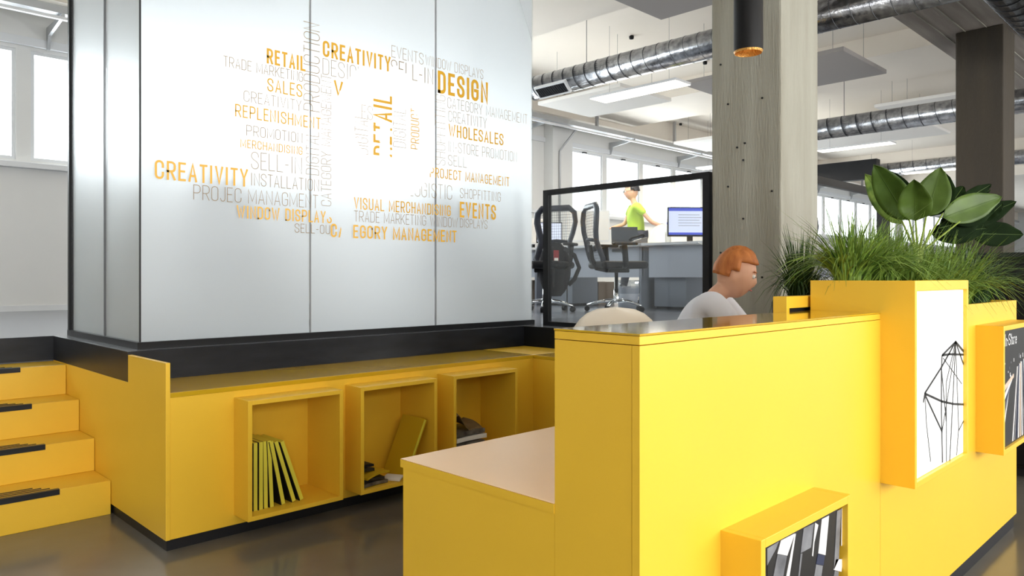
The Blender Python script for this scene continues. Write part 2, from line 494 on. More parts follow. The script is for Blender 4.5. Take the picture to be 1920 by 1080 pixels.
# ---- stroke lettering
def arc(cx, cy, rx, ry, a0, a1, n=7):
    return [(cx + rx * math.cos(math.radians(a0 + (a1 - a0) * i / n)), cy + ry * math.sin(math.radians(a0 + (a1 - a0) * i / n))) for i in range(n + 1)]
q = 0.2
GL = {
    'A': [[(0, 0), (0.5, 1), (1, 0)], [(0.17, 0.3), (0.83, 0.3)]],
    'C': [[(1, 0.68), (1, 1 - q)] + arc(0.5, 1 - q, 0.5, q, 0, 180) + arc(0.5, q, 0.5, q, 180, 360) + [(1, 0.32)]],
    'D': [[(0, 0), (0, 1), (0.5, 1)] + arc(0.5, 1 - q, 0.5, q, 90, 0) + arc(0.5, q, 0.5, q, 0, -90) + [(0, 0)]],
    'E': [[(1, 1), (0, 1), (0, 0), (1, 0)], [(0, 0.52), (0.85, 0.52)]],
    'F': [[(1, 1), (0, 1), (0, 0)], [(0, 0.5), (0.85, 0.5)]],
    'G': [[(1, 0.7), (1, 1 - q)] + arc(0.5, 1 - q, 0.5, q, 0, 180) + arc(0.5, q, 0.5, q, 180, 360) + [(1, 0.48), (0.55, 0.48)]],
    'H': [[(0, 0), (0, 1)], [(1, 0), (1, 1)], [(0, 0.52), (1, 0.52)]],
    'I': [[(0.5, 0), (0.5, 1)]],
    'J': [[(1, 1), (1, q)] + arc(0.5, q, 0.5, q, 0, -180)],
    'K': [[(0, 0), (0, 1)], [(1, 1), (0.05, 0.42)], [(0.3, 0.57), (1, 0)]],
    'L': [[(0, 1), (0, 0), (1, 0)]],
    'M': [[(0, 0), (0, 1), (0.5, 0.15), (1, 1), (1, 0)]],
    'N': [[(0, 0), (0, 1), (1, 0), (1, 1)]],
    'O': [arc(0.5, 1 - q, 0.5, q, 0, 180) + arc(0.5, q, 0.5, q, 180, 360) + [(1, 1 - q)]],
    'P': [[(0, 0), (0, 1), (0.5, 1)] + arc(0.5, 1 - q, 0.5, q, 90, 0) + arc(0.5, 0.45 + q, 0.5, q, 0, -90) + [(0, 0.45)]],
    'R': [[(0, 0), (0, 1), (0.5, 1)] + arc(0.5, 1 - q, 0.5, q, 90, 0) + arc(0.5, 0.45 + q, 0.5, q, 0, -90) + [(0, 0.45)], [(0.5, 0.45), (1, 0)]],
    'S': [[(1, 0.72), (1, 1 - q)] + arc(0.5, 1 - q, 0.5, q, 0, 180) + [(0.02, 0.68), (0.25, 0.56), (0.75, 0.44), (0.98, 0.32)] + arc(0.5, q, 0.5, q, 0, -180) + [(0, 0.28)]],
    'T': [[(0, 1), (1, 1)], [(0.5, 1), (0.5, 0)]],
    'U': [[(0, 1), (0, q)] + arc(0.5, q, 0.5, q, 180, 360) + [(1, 1)]],
    'V': [[(0, 1), (0.5, 0), (1, 1)]],
    'W': [[(0, 1), (0.27, 0), (0.5, 0.85), (0.73, 0), (1, 1)]],
    'Y': [[(0, 1), (0.5, 0.45), (1, 1)], [(0.5, 0.45), (0.5, 0)]],
    '-': [[(0.1, 0.45), (0.9, 0.45)]],
    '#': [[(0.3, 0), (0.45, 1)], [(0.65, 0), (0.8, 1)], [(0.05, 0.35), (0.95, 0.35)], [(0.1, 0.68), (1, 0.68)]],
    't': [[(0.45, 0.95), (0.45, 0.1), (0.8, 0.0)], [(0.1, 0.62), (0.85, 0.62)]],
    'n': [[(0.05, 0), (0.05, 0.62)] + arc(0.5, 0.42, 0.42, 0.2, 160, 0) + [(0.92, 0)]],
    'o': [arc(0.5, 0.42, 0.45, 0.2, 0, 180) + arc(0.5, 0.2, 0.45, 0.2, 180, 360) + [(0.95, 0.42)]],
    'r': [[(0.1, 0), (0.1, 0.62)] + arc(0.55, 0.42, 0.42, 0.2, 150, 60)],
    'e': [[(0.05, 0.32), (0.95, 0.32)] + arc(0.5, 0.42, 0.45, 0.2, 0, 180) + arc(0.5, 0.2, 0.45, 0.2, 180, 340)],
}
WID = {'I': 0.32, 'M': 1.3, 'W': 1.45, ' ': 0.5, '-': 0.6, 'J': 0.75, 'L': 0.85, 'T': 0.9, 'E': 0.85, 'F': 0.8, '#': 1.2}


def word_mesh(text, L, Hh, sw, clip=None, T=None, tail=0.28):
    """ribbon strokes of a word filling L x Hh; T maps (u,v) -> world point; clip drops cut-away bits"""
    tot = sum(WID.get(c, 1) for c in text) + tail * (len(text) - 1)
    ns = 0
    unit = (L - 0) / tot
    mb = MB(); x = 0
    for c in text:
        wd = WID.get(c, 1) * unit
        for st in GL.get(c, []):
            pts = [(x + sw / 2 + p[0] * (wd - sw), sw / 2 + p[1] * (Hh - sw)) for p in st] if c != 'I' else [(x + wd / 2, sw / 2 * 0), (x + wd / 2, Hh)]
            if c == 'T': pts = [(p[0], min(p[1], Hh - sw / 2)) for p in pts]
            cl = [pts[0]]
            for p in pts[1:]:
                if math.dist(p, cl[-1]) > 1e-5: cl.append(p)
            m = len(cl); L_, R_ = [], []
            ns += 1; lift = Vector((0, -0.0008 * (ns % 3), 0))
            for i, p in enumerate(cl):
                if i == 0: t = Vector((cl[1][0] - p[0], cl[1][1] - p[1])).normalized(); nrm = Vector((-t.y, t.x)); k = 1; e = -t * (sw / 2)
                elif i == m - 1: t = Vector((p[0] - cl[i - 1][0], p[1] - cl[i - 1][1])).normalized(); nrm = Vector((-t.y, t.x)); k = 1; e = t * (sw / 2)
                else:
                    t1 = Vector((p[0] - cl[i - 1][0], p[1] - cl[i - 1][1])).normalized(); t2 = Vector((cl[i + 1][0] - p[0], cl[i + 1][1] - p[1])).normalized()
                    t = t1 + t2
                    if t.length < 1e-4: t = Vector((-t1.y, t1.x))
                    t.normalize(); nrm = Vector((-t.y, t.x)); k = 1 / max(0.45, abs(nrm.dot(Vector((-t1.y, t1.x))))); e = Vector((0, 0))
                if c == 'I': e = Vector((0, 0))
                o = nrm * (sw / 2 * k); P = Vector(p) + e
                L_.append(P + o); R_.append(P - o)
            for i in range(m - 1):
                ln = (Vector(cl[i + 1]) - Vector(cl[i])).length
                n = max(1, int(ln / 0.006)) if clip else 1
                nc = max(1, int(sw / 0.006)) if clip else 1
                for a in range(n):
                    for b in range(nc):
                        def S(s, t): return (L_[i].lerp(L_[i + 1], s)).lerp(R_[i].lerp(R_[i + 1], s), t)
                        qd = [S(a / n, b / nc), S((a + 1) / n, b / nc), S((a + 1) / n, (b + 1) / nc), S(a / n, (b + 1) / nc)]
                        if clip:
                            cc = T(*(sum(qd, Vector((0, 0))) / 4))
                            if clip(cc): continue
                        mb.quad([T(*p) + lift for p in qd])
        x += wd + tail * unit
    return mb


RC = (2.775, 2.125)


def cut(p):
    dx, dz = p[0] - RC[0], p[2] - RC[1]
    ro = (dx / 0.40) ** 2 + (dz / 0.435) ** 2; ri = ((dx) / 0.265) ** 2 + ((dz - 0.03) / 0.24) ** 2
    if ro < 1 and ri > 1: return True
    if 2.335 < p[0] < 2.515 and 1.5 + (0.06 if p[0] < 2.43 else -0.2) < p[2] < 2.12: return True
    if ri < 1 and 2.712 < p[0] < 2.79 and p[2] < 2.2: return True
    return False


YV = GY0 - 0.002
B_, M_, T_ = 0.19, 0.13, 0.045
WORDS = [  # text, px left, py top, py bottom (at left), px right, stroke ratio of cap height, clipped
    ('RETAIL', 500, 90, 118.7, 572.7, B_, 0), ('TRADE MARKETING', 419, 104, 124, 568, T_, 0), ('SALES', 501, 145.7, 170.7, 566.7, B_ - 0.06, 0),
    ('CREATIVITY', 457, 169, 190, 565, T_, 0), ('REPLENISHMENT', 440.7, 194.3, 218.3, 601, M_, 0), ('PROMOTION', 462, 234, 254, 566.7, T_ - 0.015, 0),
    ('MERCHANDISING', 450.7, 260, 276, 567, M_, 0), ('SELL-IN', 471, 284, 316.7, 565.7, T_, 0), ('CREATIVITY', 290, 299, 335, 465, M_ + 0.02, 0),
    ('INSTALLATION', 470, 323.7, 347.5, 598, T_, 0), ('PROJEC MANAGMENT', 362.5, 345.7, 374, 596, T_, 0), ('WINDOW DISPLAYS', 443.7, 384.5, 408.7, 622, M_ + 0.02, 1),
    ('SELL-OUT', 552.5, 418.7, 436, 628, T_, 1), ('CREATIVITY', 605, 75, 105.5, 732.5, B_, 0), ('DESIGN', 605, 108.7, 139, 682, T_, 1),
    ('VI', 626, 150, 180, 653, B_, 1), ('EVENTS', 734, 84.5, 106.7, 794, T_, 0), ('WINDOW DISPLAYS', 797.5, 102.5, 121.7, 906, T_, 0),
    ('SELL-IN', 733, 110.7, 141, 812, T_ + 0.02, 1), ('DESIGN', 820.7, 131.7, 174, 915, B_, 0), ('CATEGORY MANAGEMENT', 838.7, 182, 202, 988.7, T_, 0),
    ('CREATIVITY', 840.5, 207, 227.5, 912.5, T_, 0), ('WHOLESALES', 841, 232, 255.5, 944, M_ + 0.03, 0), ('IN-STORE PROMOTION', 840, 264, 284, 969, T_ - 0.015, 0),
    ('SELL', 840, 290, 310, 875, T_ - 0.015, 0), ('PROJECT MANAGEMENT', 806, 313, 332, 955, M_, 1), ('LOGISTIC', 766, 339, 367, 847.5, T_, 1),
    ('SHOPFITTING', 862.5, 352.5, 371, 938.7, T_ - 0.015, 0), ('EVENTS', 862, 378, 407.5, 930, M_ + 0.05, 0), ('VISUAL MERCHANDISING', 663.7, 369.5, 392, 845, M_, 1),
    ('TRADE MARKETING WINDOW', 663.7, 394.5, 415, 858, T_, 0), ('DISPLAYS', 862.5, 409.5, 426, 913.7, T_, 0), ('CATEGORY MANAGEMENT', 620, 419, 444.5, 856, M_ + 0.04, 1),
]
for tx, l, t, b, r, sr, c in WORDS:
    p0 = on_y(l, b, YV); p1 = on_y(l, t, YV); xr = on_y(r, 300, YV).x
    hh = p1.z - p0.z
    T = (lambda X, Z: (lambda u, v: Vector((X + u, YV, Z + v))))(p0.x, p0.z)
    o = word_mesh(tx, xr - p0.x, hh, max(hh * sr * 0.78, 0.0034), cut if c else None, T).build('lettering', GOLD if sr > 0.1 else THIN, g)
VW = [  # vertical words read upwards: text, px left, px right, py bottom, py top
    ('PRODUCTION', 569, 599.5, 211, 47, T_ + 0.015, 0), ('DIGITAL', 573.5, 598, 329, 247.5, T_, 0), ('CATEGORY MANAGEMENT', 602, 621, 387, 142, T_, 0),
    ('DIGITAL', 665, 690, 290, 215, T_, 1), ('RETAIL', 700, 735, 295, 181, B_, 1), ('DIGITAL', 737, 761, 278, 205, T_, 1),
    ('PRODUCTION', 770, 786, 281, 178, M_, 1), ('SHOPFITTING', 816, 835, 311, 180, T_, 1), ('ES', 678, 699, 222, 196, T_, 1),
]
for tx, l, r, b, t, sr, c in VW:
    if tx == 'ES':
        p0 = on_y(l, b, YV); x1 = on_y(r, b, YV).x; z1 = on_y(l, t, YV).z
        T = (lambda X, Z: (lambda u, v: Vector((X + u, YV, Z + v))))(p0.x, p0.z)
        word_mesh(tx, x1 - p0.x, z1 - p0.z, 0.003, cut, T).build('lettering', THIN, g); continue
    p0 = on_y(r, b, YV); xl = on_y(l, b, YV).x; zt = on_y(r, t, YV).z
    T = (lambda X, Z: (lambda u, v: Vector((X - v, YV, Z + u))))(p0.x, p0.z)
    hh = p0.x - xl
    word_mesh(tx, zt - p0.z, hh, max(hh * sr * 0.62, 0.0028), cut if c else None, T).build('lettering', GOLD if sr > 0.1 else THIN, g)

# ================================================================ STAIRS
st = thing('staircase', (0.2, 4.116, 0), 'yellow staircase of four treads with black anti-slip strips, left of the bookcase bench', 'stairs')
ys = [4.116, 4.39, 4.676, 4.946, 5.24]
NX = 0.965
for i in range(4):
    z1 = 0.17 + 0.1725 * i
    s_ = MB().box(-0.9, 1.193, ys[i], 5.24 if i == 3 else ys[i + 1] + 0.02, max(0, z1 - 0.172), z1).build('step', YELLOW, st, bevel=0.002)
    MB().box(-0.9, NX, ys[i] - 0.004, ys[i], z1 - 0.024, z1 + 0.003).box(-0.9, NX, ys[i], ys[i] + 0.022, z1, z1 + 0.003).build('nosing_strip', SLATE, s_)
    for k in range(3):
        a = ys[i] + 0.045 + 0.03 * k
        MB().box(-0.9, NX - 0.03 * (k + 1), a, a + 0.011, z1, z1 + 0.002).build('grip_strip', PLINTH, s_)

# ================================================================ BENCH WITH NICHE BOXES
bn = thing('bench', (2.4, 3.37, 0), 'long yellow L shaped bench with three open display boxes below the printed glass', 'bench')
BF = 3.373
boxes = [(1.502, 1.994), (2.096, 2.59), (2.709, 3.217)]
BZ0, BZ1 = 0.095, 0.641
fp = MB(); holed(fp, 1.215, 3.51, 0.05, 0.672, [(a + 0.01, b - 0.01, BZ0 + 0.01, BZ1 - 0.01) for a, b in boxes], BF, BF + 0.018)
fp.build('front_panel', YELLOW, bn)
MB().prism([(BF - 0.006, 0.05), (5.24, 0.05), (5.24, 0.693), (3.861, 0.693), (3.861, 0.826), (BF - 0.006, 0.826)], 'x', 1.195, 1.2145).build('end_panel', YELLOW, bn, bevel=0.0015)
MB().box(1.2145, 3.51, BF - 0.004, 3.861, 0.672, 0.694).build('seat', YSEAT, bn, bevel=0.002)
MB().box(3.511, 3.919, BF - 0.004, 3.861, 0.672, 0.694).build('corner_seat', YELLOW, bn, bevel=0.002)
MB().box(3.506, 3.919, 2.75, BF - 0.005, 0.672, 0.694).build('seat', YSEAT, bn, bevel=0.002)
MB().box(3.51, 3.53, 2.75, BF, 0.05, 0.672).build('front_panel', YELLOW, bn)
MB().box(3.53, 3.92, 2.75, 2.77, 0.05, 0.672).build('end_panel', YELLOW, bn)
MB().box(1.205, 3.53, BF + 0.012, BF + 0.03, 0, 0.05).box(1.205, 1.22, BF + 0.0301, 5.2, 0, 0.05).box(3.5301, 3.545, 2.77, BF + 0.03, 0, 0.05).build('plinth', PLINTH, bn)
for a, b in boxes:
    m_ = MB(); frame_ring(m_, a, b, BZ0, BZ1, 3.225, 3.555, 0.02); m_.box(a + 0.001, b - 0.001, 3.54, 3.556, BZ0 + 0.001, BZ1 - 0.001)
    m_.build('display_box', YELLOW, bn, bevel=0.0012)

# ---- books and magazines in the boxes
zb = BZ0 + 0.0205
# books: page/spine edges face -Y.  cover black on both sides, yellow spine
def make_book(root):
    t, d, h = 0.022, 0.21, 0.315
    MB().box(-t / 2 + 0.004, t / 2, 0, d - 0.004, 0, h).build('book_block', BOOKY, root, local=True)
    MB().box(-t / 2, -t / 2 + 0.0035, 0.001, d, 0, h).build('cover', BOOKK, root, local=True)
    MB().box(-t / 2 + 0.0035, t / 2, d - 0.0035, d, 0, h).build('cover', BOOKC, root, local=True)
seq = [(1.536, 0, 'slim book in yellow, first from the left wall of the left box'),
       (1.561, 0, 'slim upright yellow book, second from the left in the left box'),
       (1.587, 0, 'slim upright yellow book, third from the left in the left box'),
       (1.613, -0.012, 'slim upright yellow book, fourth from the left in the left box'),
       (1.642, -0.045, 'slim yellow book standing almost upright beside the leaning ones'),
       (1.70, -0.20, 'first leaning yellow book, with the dark gap on its left'),
       (1.757, -0.30, 'middle leaning yellow book in the left box'),
       (1.797, -0.335, 'outermost leaning yellow book at the right end of the row')]
first = None
for i, (bx, lean, lab) in enumerate(seq):
    if first is None:
        first = thing('book', (0, 0, 0), lab, 'book', 'row of slim yellow books in the left box'); make_book(first); o = first
    else:
        o = dup(first, (0, 0, 0), None, lab)
    o.location = (bx + 0.009, 3.30 - 0.002 * (i % 3), zb + 0.011 * abs(math.sin(lean)))
    o.rotation_euler = (0, lean, 0)
# leaning big folder in middle box
bk = thing('book', (2.40, 3.27, zb + 0.002), 'large yellow book leaning against the right wall of the middle box', 'book')
bk.rotation_euler = (0.0, 0.42, 0.0)
MB().box(0, 0.003, 0, 0.2, 0.0, 0.33).box(0.018, 0.021, 0, 0.2, 0, 0.33).box(0, 0.021, 0.197, 0.2, 0, 0.33).build('cover', BOOKC, bk, local=True)
MB().box(0.0035, 0.0175, 0.003, 0.196, 0.003, 0.327).build('page_edge', BOOKY, bk, local=True)


def mag(c, w_, d_, t, rz, sag, m, label, tilt=0.0, zc=0.0, group=None, cat='magazine'):
    mb = MB()
    def top(u, v):
        return Vector(((u - 0.5) * w_, (v - 0.5) * d_, t + tilt * (u - 0.5) + sag * math.sin(u * PI)))
    mb.grid(top, 8, 3); mb.grid(lambda u, v: top(u, v) - Vector((0, 0, t)), 8, 3)
    for v in (0, 1): mb.grid(lambda u, s, v=v: top(u, v) - Vector((0, 0, t * s)), 8, 1)
    for u in (0, 1): mb.grid(lambda v, s, u=u: top(u, v) - Vector((0, 0, t * s)), 3, 1)
    o = mb.build('magazine', m); o.location = c; o.rotation_euler = (0, 0, rz)
    tag(o, label, cat, group); return o
mg = 'magazines lying in the middle box'
mag((2.205, 3.36, zb + 0.001), 0.155, 0.2, 0.016, 0.08, 0.004, MAGG, 'lowest grey magazine of the stack in the middle box', 0.0, group=mg)
mag((2.20, 3.36, zb + 0.022), 0.145, 0.19, 0.014, -0.1, 0.006, MAGD, 'dark magazine second from the bottom in the middle box', 0.006, group=mg)
mag((2.21, 3.35, zb + 0.046), 0.155, 0.19, 0.01, 0.16, 0.01, BOOKC, 'yellow magazine jutting out under the dark stack in the middle box', 0.012, group=mg)
mag((2.178, 3.37, zb + 0.068), 0.095, 0.15, 0.016, 0.0, 0.005, MAGD, 'small dark booklet on the yellow magazine in the middle box', group=mg)
mag((2.178, 3.37, zb + 0.09), 0.09, 0.14, 0.013, 0.05, 0.004, PLINTH, 'topmost small black booklet in the middle box', group=mg)
mag((2.36, 3.30, zb + 0.002), 0.1, 0.1, 0.007, 0.5, 0.012, PAPER, 'crumpled white leaflet on the floor of the middle box', group=mg)
mg2 = 'magazines piled in the right box'
for i in range(6):
    mag((2.865 + 0.012 * math.sin(i * 2.1), 3.36, zb + 0.0005 + 0.033 * i), 0.225 + 0.012 * (i % 3), 0.2, 0.025, 0.05 * math.sin(i * 1.7), 0.003, (MAGG, PAPER, MAGD)[i % 3] if i != 5 else MAGG,
        ['lowest grey magazine of the pile in the right box', 'white magazine just above the lowest in the right box', 'dark magazine third from the bottom in the right box',
         'grey magazine in the middle of the right box pile', 'white magazine near the top of the right box pile', 'thick grey magazine under the draped yellow cover'][i], 0.0, group=mg2)
dm = MB()
def drape(u, v):
    xx = 2.755 + 0.21 * u; zz = zb + 0.235 + 0.075 * math.exp(-((u - 0.1) / 0.22) ** 2) - 0.02 * u + 0.012 * math.sin(u * 7)
    return Vector((xx, 3.27 + 0.17 * v, zz + 0.008 - 0.035 * (1 - v) ** 3 * 1.0))
dm.grid(drape, 14, 6)
dr = thing('magazine', (2.86, 3.36, zb), 'curling yellow magazine with red print draped over the right box pile', 'magazine', mg2)
dm.build('cover', TAN, dr, solid=0.004, smooth=True)
MB().grid(lambda u, v: drape(0.08 + 0.18 * u, 0.3 + 0.5 * v) + Vector((0, -0.003, 0.004)), 4, 3).build('red_print', RED, dr)

# ================================================================ RECEPTION COUNTER
CX0, CX1, CY0, CY1 = 1.183, 4.24, 0.852, 1.074
ct = thing('reception_counter', (2.4, 0.96, 0), 'long bright yellow reception counter with picture boxes and a planter', 'reception counter')
B1 = (2.452, 3.023); B2 = (3.527, 4.12); B3 = (1.485, 1.97)
fp = MB()
holed(fp, CX0, 2.452, 0.065, 1.067, [(B3[0] + 0.01, B3[1] - 0.01, 0.15, 0.63)], CY0, CY0 + 0.018)
fp.build('front_panel', YELLOW, ct)
fp = MB(); holed(fp, 2.4525, CX1, 0.065, 1.09, [(B1[0] - 0.001, B1[1] - 0.01, 0.57, 1.09), (B2[0] + 0.01, B2[1] - 0.01, 0.49, 0.99)], CY0, CY0 + 0.018)
fp.build('front_panel', YELLOW, ct)
MB().box(CX0 + 0.001, CX0 + 0.02, CY0 + 0.0195, CY1, 0.065, 1.067).build('end_panel', YELLOW, ct)
MB().box(CX0 + 0.02, 2.452, CY1 - 0.018, CY1, 0.065, 1.067).box(2.452, CX1, CY1 - 0.012, CY1, 0.065, 1.085).build('back_panel', YELLOW, ct)
MB().box(CX1 - 0.02, CX1, CY0 + 0.018, CY1, 0.065, 1.09).build('end_panel', YELLOW, ct)
MB().box(CX0, 2.4515, CY0, CY1, 1.0685, 1.0855).build('top_trim', YELLOW, ct, bevel=0.001)
MB().box(CX0 - 0.001, 2.4515, CY0 - 0.001, CY1 + 0.001, 1.0862, 1.0905).build('counter_top', YTOP, ct, bevel=0.0008)
MB().box(CX0 + 0.02, CX1 - 0.005, CY0 + 0.01, CY1 - 0.01, 0.0, 0.065).build('plinth', PLINTH, ct)
# lower display box with black and white print
fb = MB(); frame_ring(fb, B3[0], B3[1], 0.14, 0.64, 0.756, CY0 + 0.04, 0.02); fb.box(B3[0] + 0.001, B3[1] - 0.001, CY0 + 0.02, CY0 + 0.04, 0.141, 0.639)
b3 = fb.build('display_box', YELLOW, ct, bevel=0.0012)
tag(b3, 'low yellow box with a print of leaning magazines')
PY = 0.772
MB().box(B3[0] + 0.02, 1.925, PY, PY + 0.01, 0.16, 0.619).build('poster', PRINTK, b3)


def shape(poly, y, m, name, par, dy=0.0006):
    mb = MB().prism([(on_y(a, b, y).x, on_y(a, b, y).z) for a, b in poly], 'y', y - dy, y + 0.0004)
    return mb.build(name, m, par)
def Z5(pts): return [(1340 + a / 6, 900 + b / 6) for a, b in pts]
py = PY - 0.0006
for pts, m_ in (
    ([(590, 770), (720, 690), (690, 770), (590, 960)], PRINTG), ([(590, 965), (668, 820), (600, 1075), (590, 1080)], PRINTK),
    ([(745, 680), (900, 600), (815, 850), (705, 830)], PRINTW), ([(705, 838), (812, 852), (770, 1080), (660, 1080)], PRINTG),
    ([(895, 620), (912, 600), (840, 1080), (805, 1080)], PRINTW), ([(1000, 545), (1115, 488), (1080, 760), (965, 822)], PRINTG),
    ([(1130, 480), (1165, 505), (1120, 700), (1105, 860), (1095, 850)], PRINTW), ([(1205, 440), (1285, 400), (1245, 845), (1165, 825)], PRINTW),
    ([(1160, 832), (1238, 850), (1222, 960), (1140, 945)], PRINTB), ([(1140, 950), (1215, 965), (1200, 1080), (1120, 1080)], PRINTG),
    ([(1375, 350), (1422, 325), (1395, 890), (1340, 1010)], PRINTG), ([(1428, 320), (1450, 302), (1447, 735), (1422, 740)], PRINTW),
    ([(1362, 890), (1442, 890), (1425, 1032), (1338, 1010)], PRINTW), ([(1350, 1020), (1395, 1030), (1390, 1080), (1340, 1080)], PRINTG),
    ([(965, 830), (985, 825), (955, 1080), (940, 1080)], PRINTG)):
    shape(Z5(pts), py, m_, 'print_stripe', b3)
# continue the print below the frame edge
for a, wd, m_ in ((1.52, .035, PRINTG), (1.58, .03, PRINTW), (1.65, .03, PRINTG), (1.71, .025, PRINTW), (1.78, .03, PRINTG), (1.86, .03, PRINTW)):
    MB().prism([(a, 0.165), (a + wd, 0.165), (a + wd + .02, 0.4), (a + .02, 0.4)], 'y', py - 0.0003, py + 0.0005).build('print_stripe', m_, b3)

# planter box with the white light box poster
fb = MB()
bx0, bx1, by0, by1, bz0, bz1 = B1[0], B1[1], 0.752, 1.074, 0.557, 1.19
fb.box(bx0, bx0 + 0.018, by0, by1, bz0, bz1).box(bx1 - 0.018, bx1, by0, by1, bz0, bz1).box(bx0 + 0.018, bx1 - 0.018, by1 - 0.018, by1, bz0, bz1)
fb.box(bx0 + 0.018, bx1 - 0.018, by0, by1 - 0.018, bz0, bz0 + 0.018).box(bx0 + 0.018, bx1 - 0.018, by0, by0 + 0.04, bz1 - 0.032, bz1)
fb.box(bx0 + 0.018, bx1 - 0.018, by0 + 0.03, by0 + 0.045, bz0 + 0.018, bz1 - 0.032)
b1 = fb.build('planter_box', YELLOW, ct, bevel=0.0012)
MB().box(bx0 + 0.019, bx1 - 0.019, by0 + 0.012, by0 + 0.029, bz0 + 0.02, bz1 - 0.034).build('poster', SCREENP, b1)
MB().box(bx0 + 0.018, bx1 - 0.018, by0 + 0.045, by1 - 0.018, 1.10, 1.165).build('soil', SOIL, b1)
yl = by0 + 0.0112
def Z8(p): return (1640 + p[0] / 2.571, 500 + p[1] / 2.571)
def line(pts, wdt, par, m_=PRINTK, y=yl):
    for a, b in zip(pts, pts[1:]):
        A, B = on_y(*Z8(a), y), on_y(*Z8(b), y); d = (B - A).normalized(); n = Vector((-d.z, 0, d.x)) * wdt / 2
        MB().obox((A + B) / 2, (B - A) / 2, n * 1.5, (0, 0.0006, 0)).build('drawn_line', m_, par)
for pts, wd in (([(390, 362), (325, 428), (322, 490), (322, 700), (327, 945)], .003), ([(390, 362), (322, 485), (242, 610), (235, 655)], .003),
                ([(242, 610), (250, 760), (270, 940)], .0012), ([(242, 612), (325, 650), (380, 662), (428, 664)], .003), ([(244, 620), (325, 795)], .003),
                ([(390, 362), (385, 480), (362, 935)], .0022), ([(390, 362), (345, 560), (346, 940)], .0015), ([(390, 362), (405, 780), (395, 910)], .0015),
                ([(390, 362), (428, 408)], .004), ([(325, 428), (360, 422), (428, 424)], .003), ([(390, 362), (428, 470)], .003), ([(330, 440), (420, 565)], .001),
                ([(390, 375), (350, 640), (325, 795)], .0015), ([(322, 490), (345, 745)], .002), ([(428, 745), (405, 790)], .0015)):
    line(pts, wd * 1.5 + 0.0006, b1)
for a in ((390, 362), (325, 428), (242, 610), (325, 650), (325, 795), (322, 490)):
    c = on_y(*Z8(a), yl)
    MB().tube([c + Vector((0, -0.0006, 0)), c], 0.004, 8).build('drawn_knot', PRINTK, b1)
# second picture box
fb = MB(); frame_ring(fb, B2[0], B2[1], 0.478, 1.002, 0.752, CY0 + 0.04, 0.02); fb.box(B2[0] + 0.001, B2[1] - 0.001, CY0 + 0.02, CY0 + 0.04, 0.479, 1.001)
b2 = fb.build('display_box', YELLOW, ct, bevel=0.0012)
tag(b2, 'upper right yellow box with a dark shop picture')
y2 = 0.764
MB().box(B2[0] + 0.02, B2[1] - 0.02, y2, y2 + 0.01, 0.498, 0.982).build('poster', PRINTK, b2)
for tx, X, wd in (('#In-Store', 3.55, 0.26),):
    xx = X
    for ch_ in tx:
        cw = {'#': .034, 'I': .014, 'n': .024, '-': .014, 'S': .036, 't': .02, 'o': .026, 'r': .02, 'e': .026}[ch_]
        T = (lambda X_: (lambda u, v: Vector((X_ + u + v * 0.12, y2 - 0.001, 0.915 + v))))(xx)
        word_mesh(ch_, cw, 0.05, 0.0055, None, T).build('letter', PRINTW, b2)
        xx += cw + 0.004
random.seed(3)
for i in range(16):
    a = 3.56 + i * 0.033; b = 3.62 + i * 0.03
    MB().prism([(3.552 + i * .034, 0.505), (3.552 + i * .034 + .016, 0.505), (3.74 + i * .014 + .008, 0.80 + .003 * i), (3.74 + i * .014, 0.80 + .003 * i)] if i > 4 else
               [(3.549, 0.52 + .05 * i), (3.549, 0.545 + .05 * i), (3.70 + i * .012, 0.79), (3.70 + i * .012, 0.775)], 'y', y2 - 0.0012 - 0.0001 * i, y2).build(
        'print_stripe', (PRINTW, PRINTG, PRINTB, PRINTW, mat('print_tan', srgb(214, 190, 170), .5))[i % 5], b2)
for i in range(26):
    X = 3.555 + random.random() * 0.5; Zc = 0.76 + random.random() * 0.1; s = 0.003 + random.random() * 0.005
    MB().box(X, X + s, y2 - 0.0008, y2, Zc, Zc + s * (1 + 2 * random.random())).build('print_light', PRINTW if i % 3 else PRINTG, b2)
# right planter trough soil
MB().box(3.025, CX1 - 0.02, CY0 + 0.018, CY1 - 0.012, 0.98, 1.068).build('soil', SOIL, ct)

# desk part behind
dk = thing('reception_desk', (1.6, 1.35, 0), 'lower reception desk with a pale peach worktop behind the yellow counter', 'desk')
MB().box(CX0 - 0.0005, 4.2, CY1 + 0.001, 1.6285, 0.7135, 0.7155).build('worktop', PEACH, dk, bevel=0.0008)
MB().box(CX0 - 0.001, 4.2, CY1 + 0.001, 1.629, 0.693, 0.7132).build('worktop_edge', YELLOW, dk)
MB().box(CX0 + 0.001, CX0 + 0.021, CY1 + 0.001, 1.619, 0.0, 0.693).build('end_panel', YELLOW, dk)
MB().box(4.18, 4.2, CY1 + 0.01, 1.6, 0.0, 0.693).build('end_panel', YELLOW, dk)
MB().box(CX0 + 0.021, 1.8, 1.6, 1.619, 0.0, 0.693).build('back_panel', YELLOW, dk)
# raised yellow shelf with dark slot next to planter
sh = thing('desk_shelf', (2.5, 1.2, 0.7155), 'small yellow shelf unit with a dark slot standing on the reception desk', 'shelf')
MB().box(2.30, 2.32, 1.084, 1.13, 0.716, 1.138).box(2.32, 2.75, 1.084, 1.13, 1.10, 1.138).box(2.32, 2.75, 1.12, 1.13, 0.716, 1.10).box(
    2.73, 2.75, 1.084, 1.12, 0.716, 1.10).build('shelf_body', YELLOW, sh, bevel=0.001)
MB().box(2.321, 2.729, 1.1, 1.119, 0.72, 1.099).build('shelf_board', PLINTH, sh)

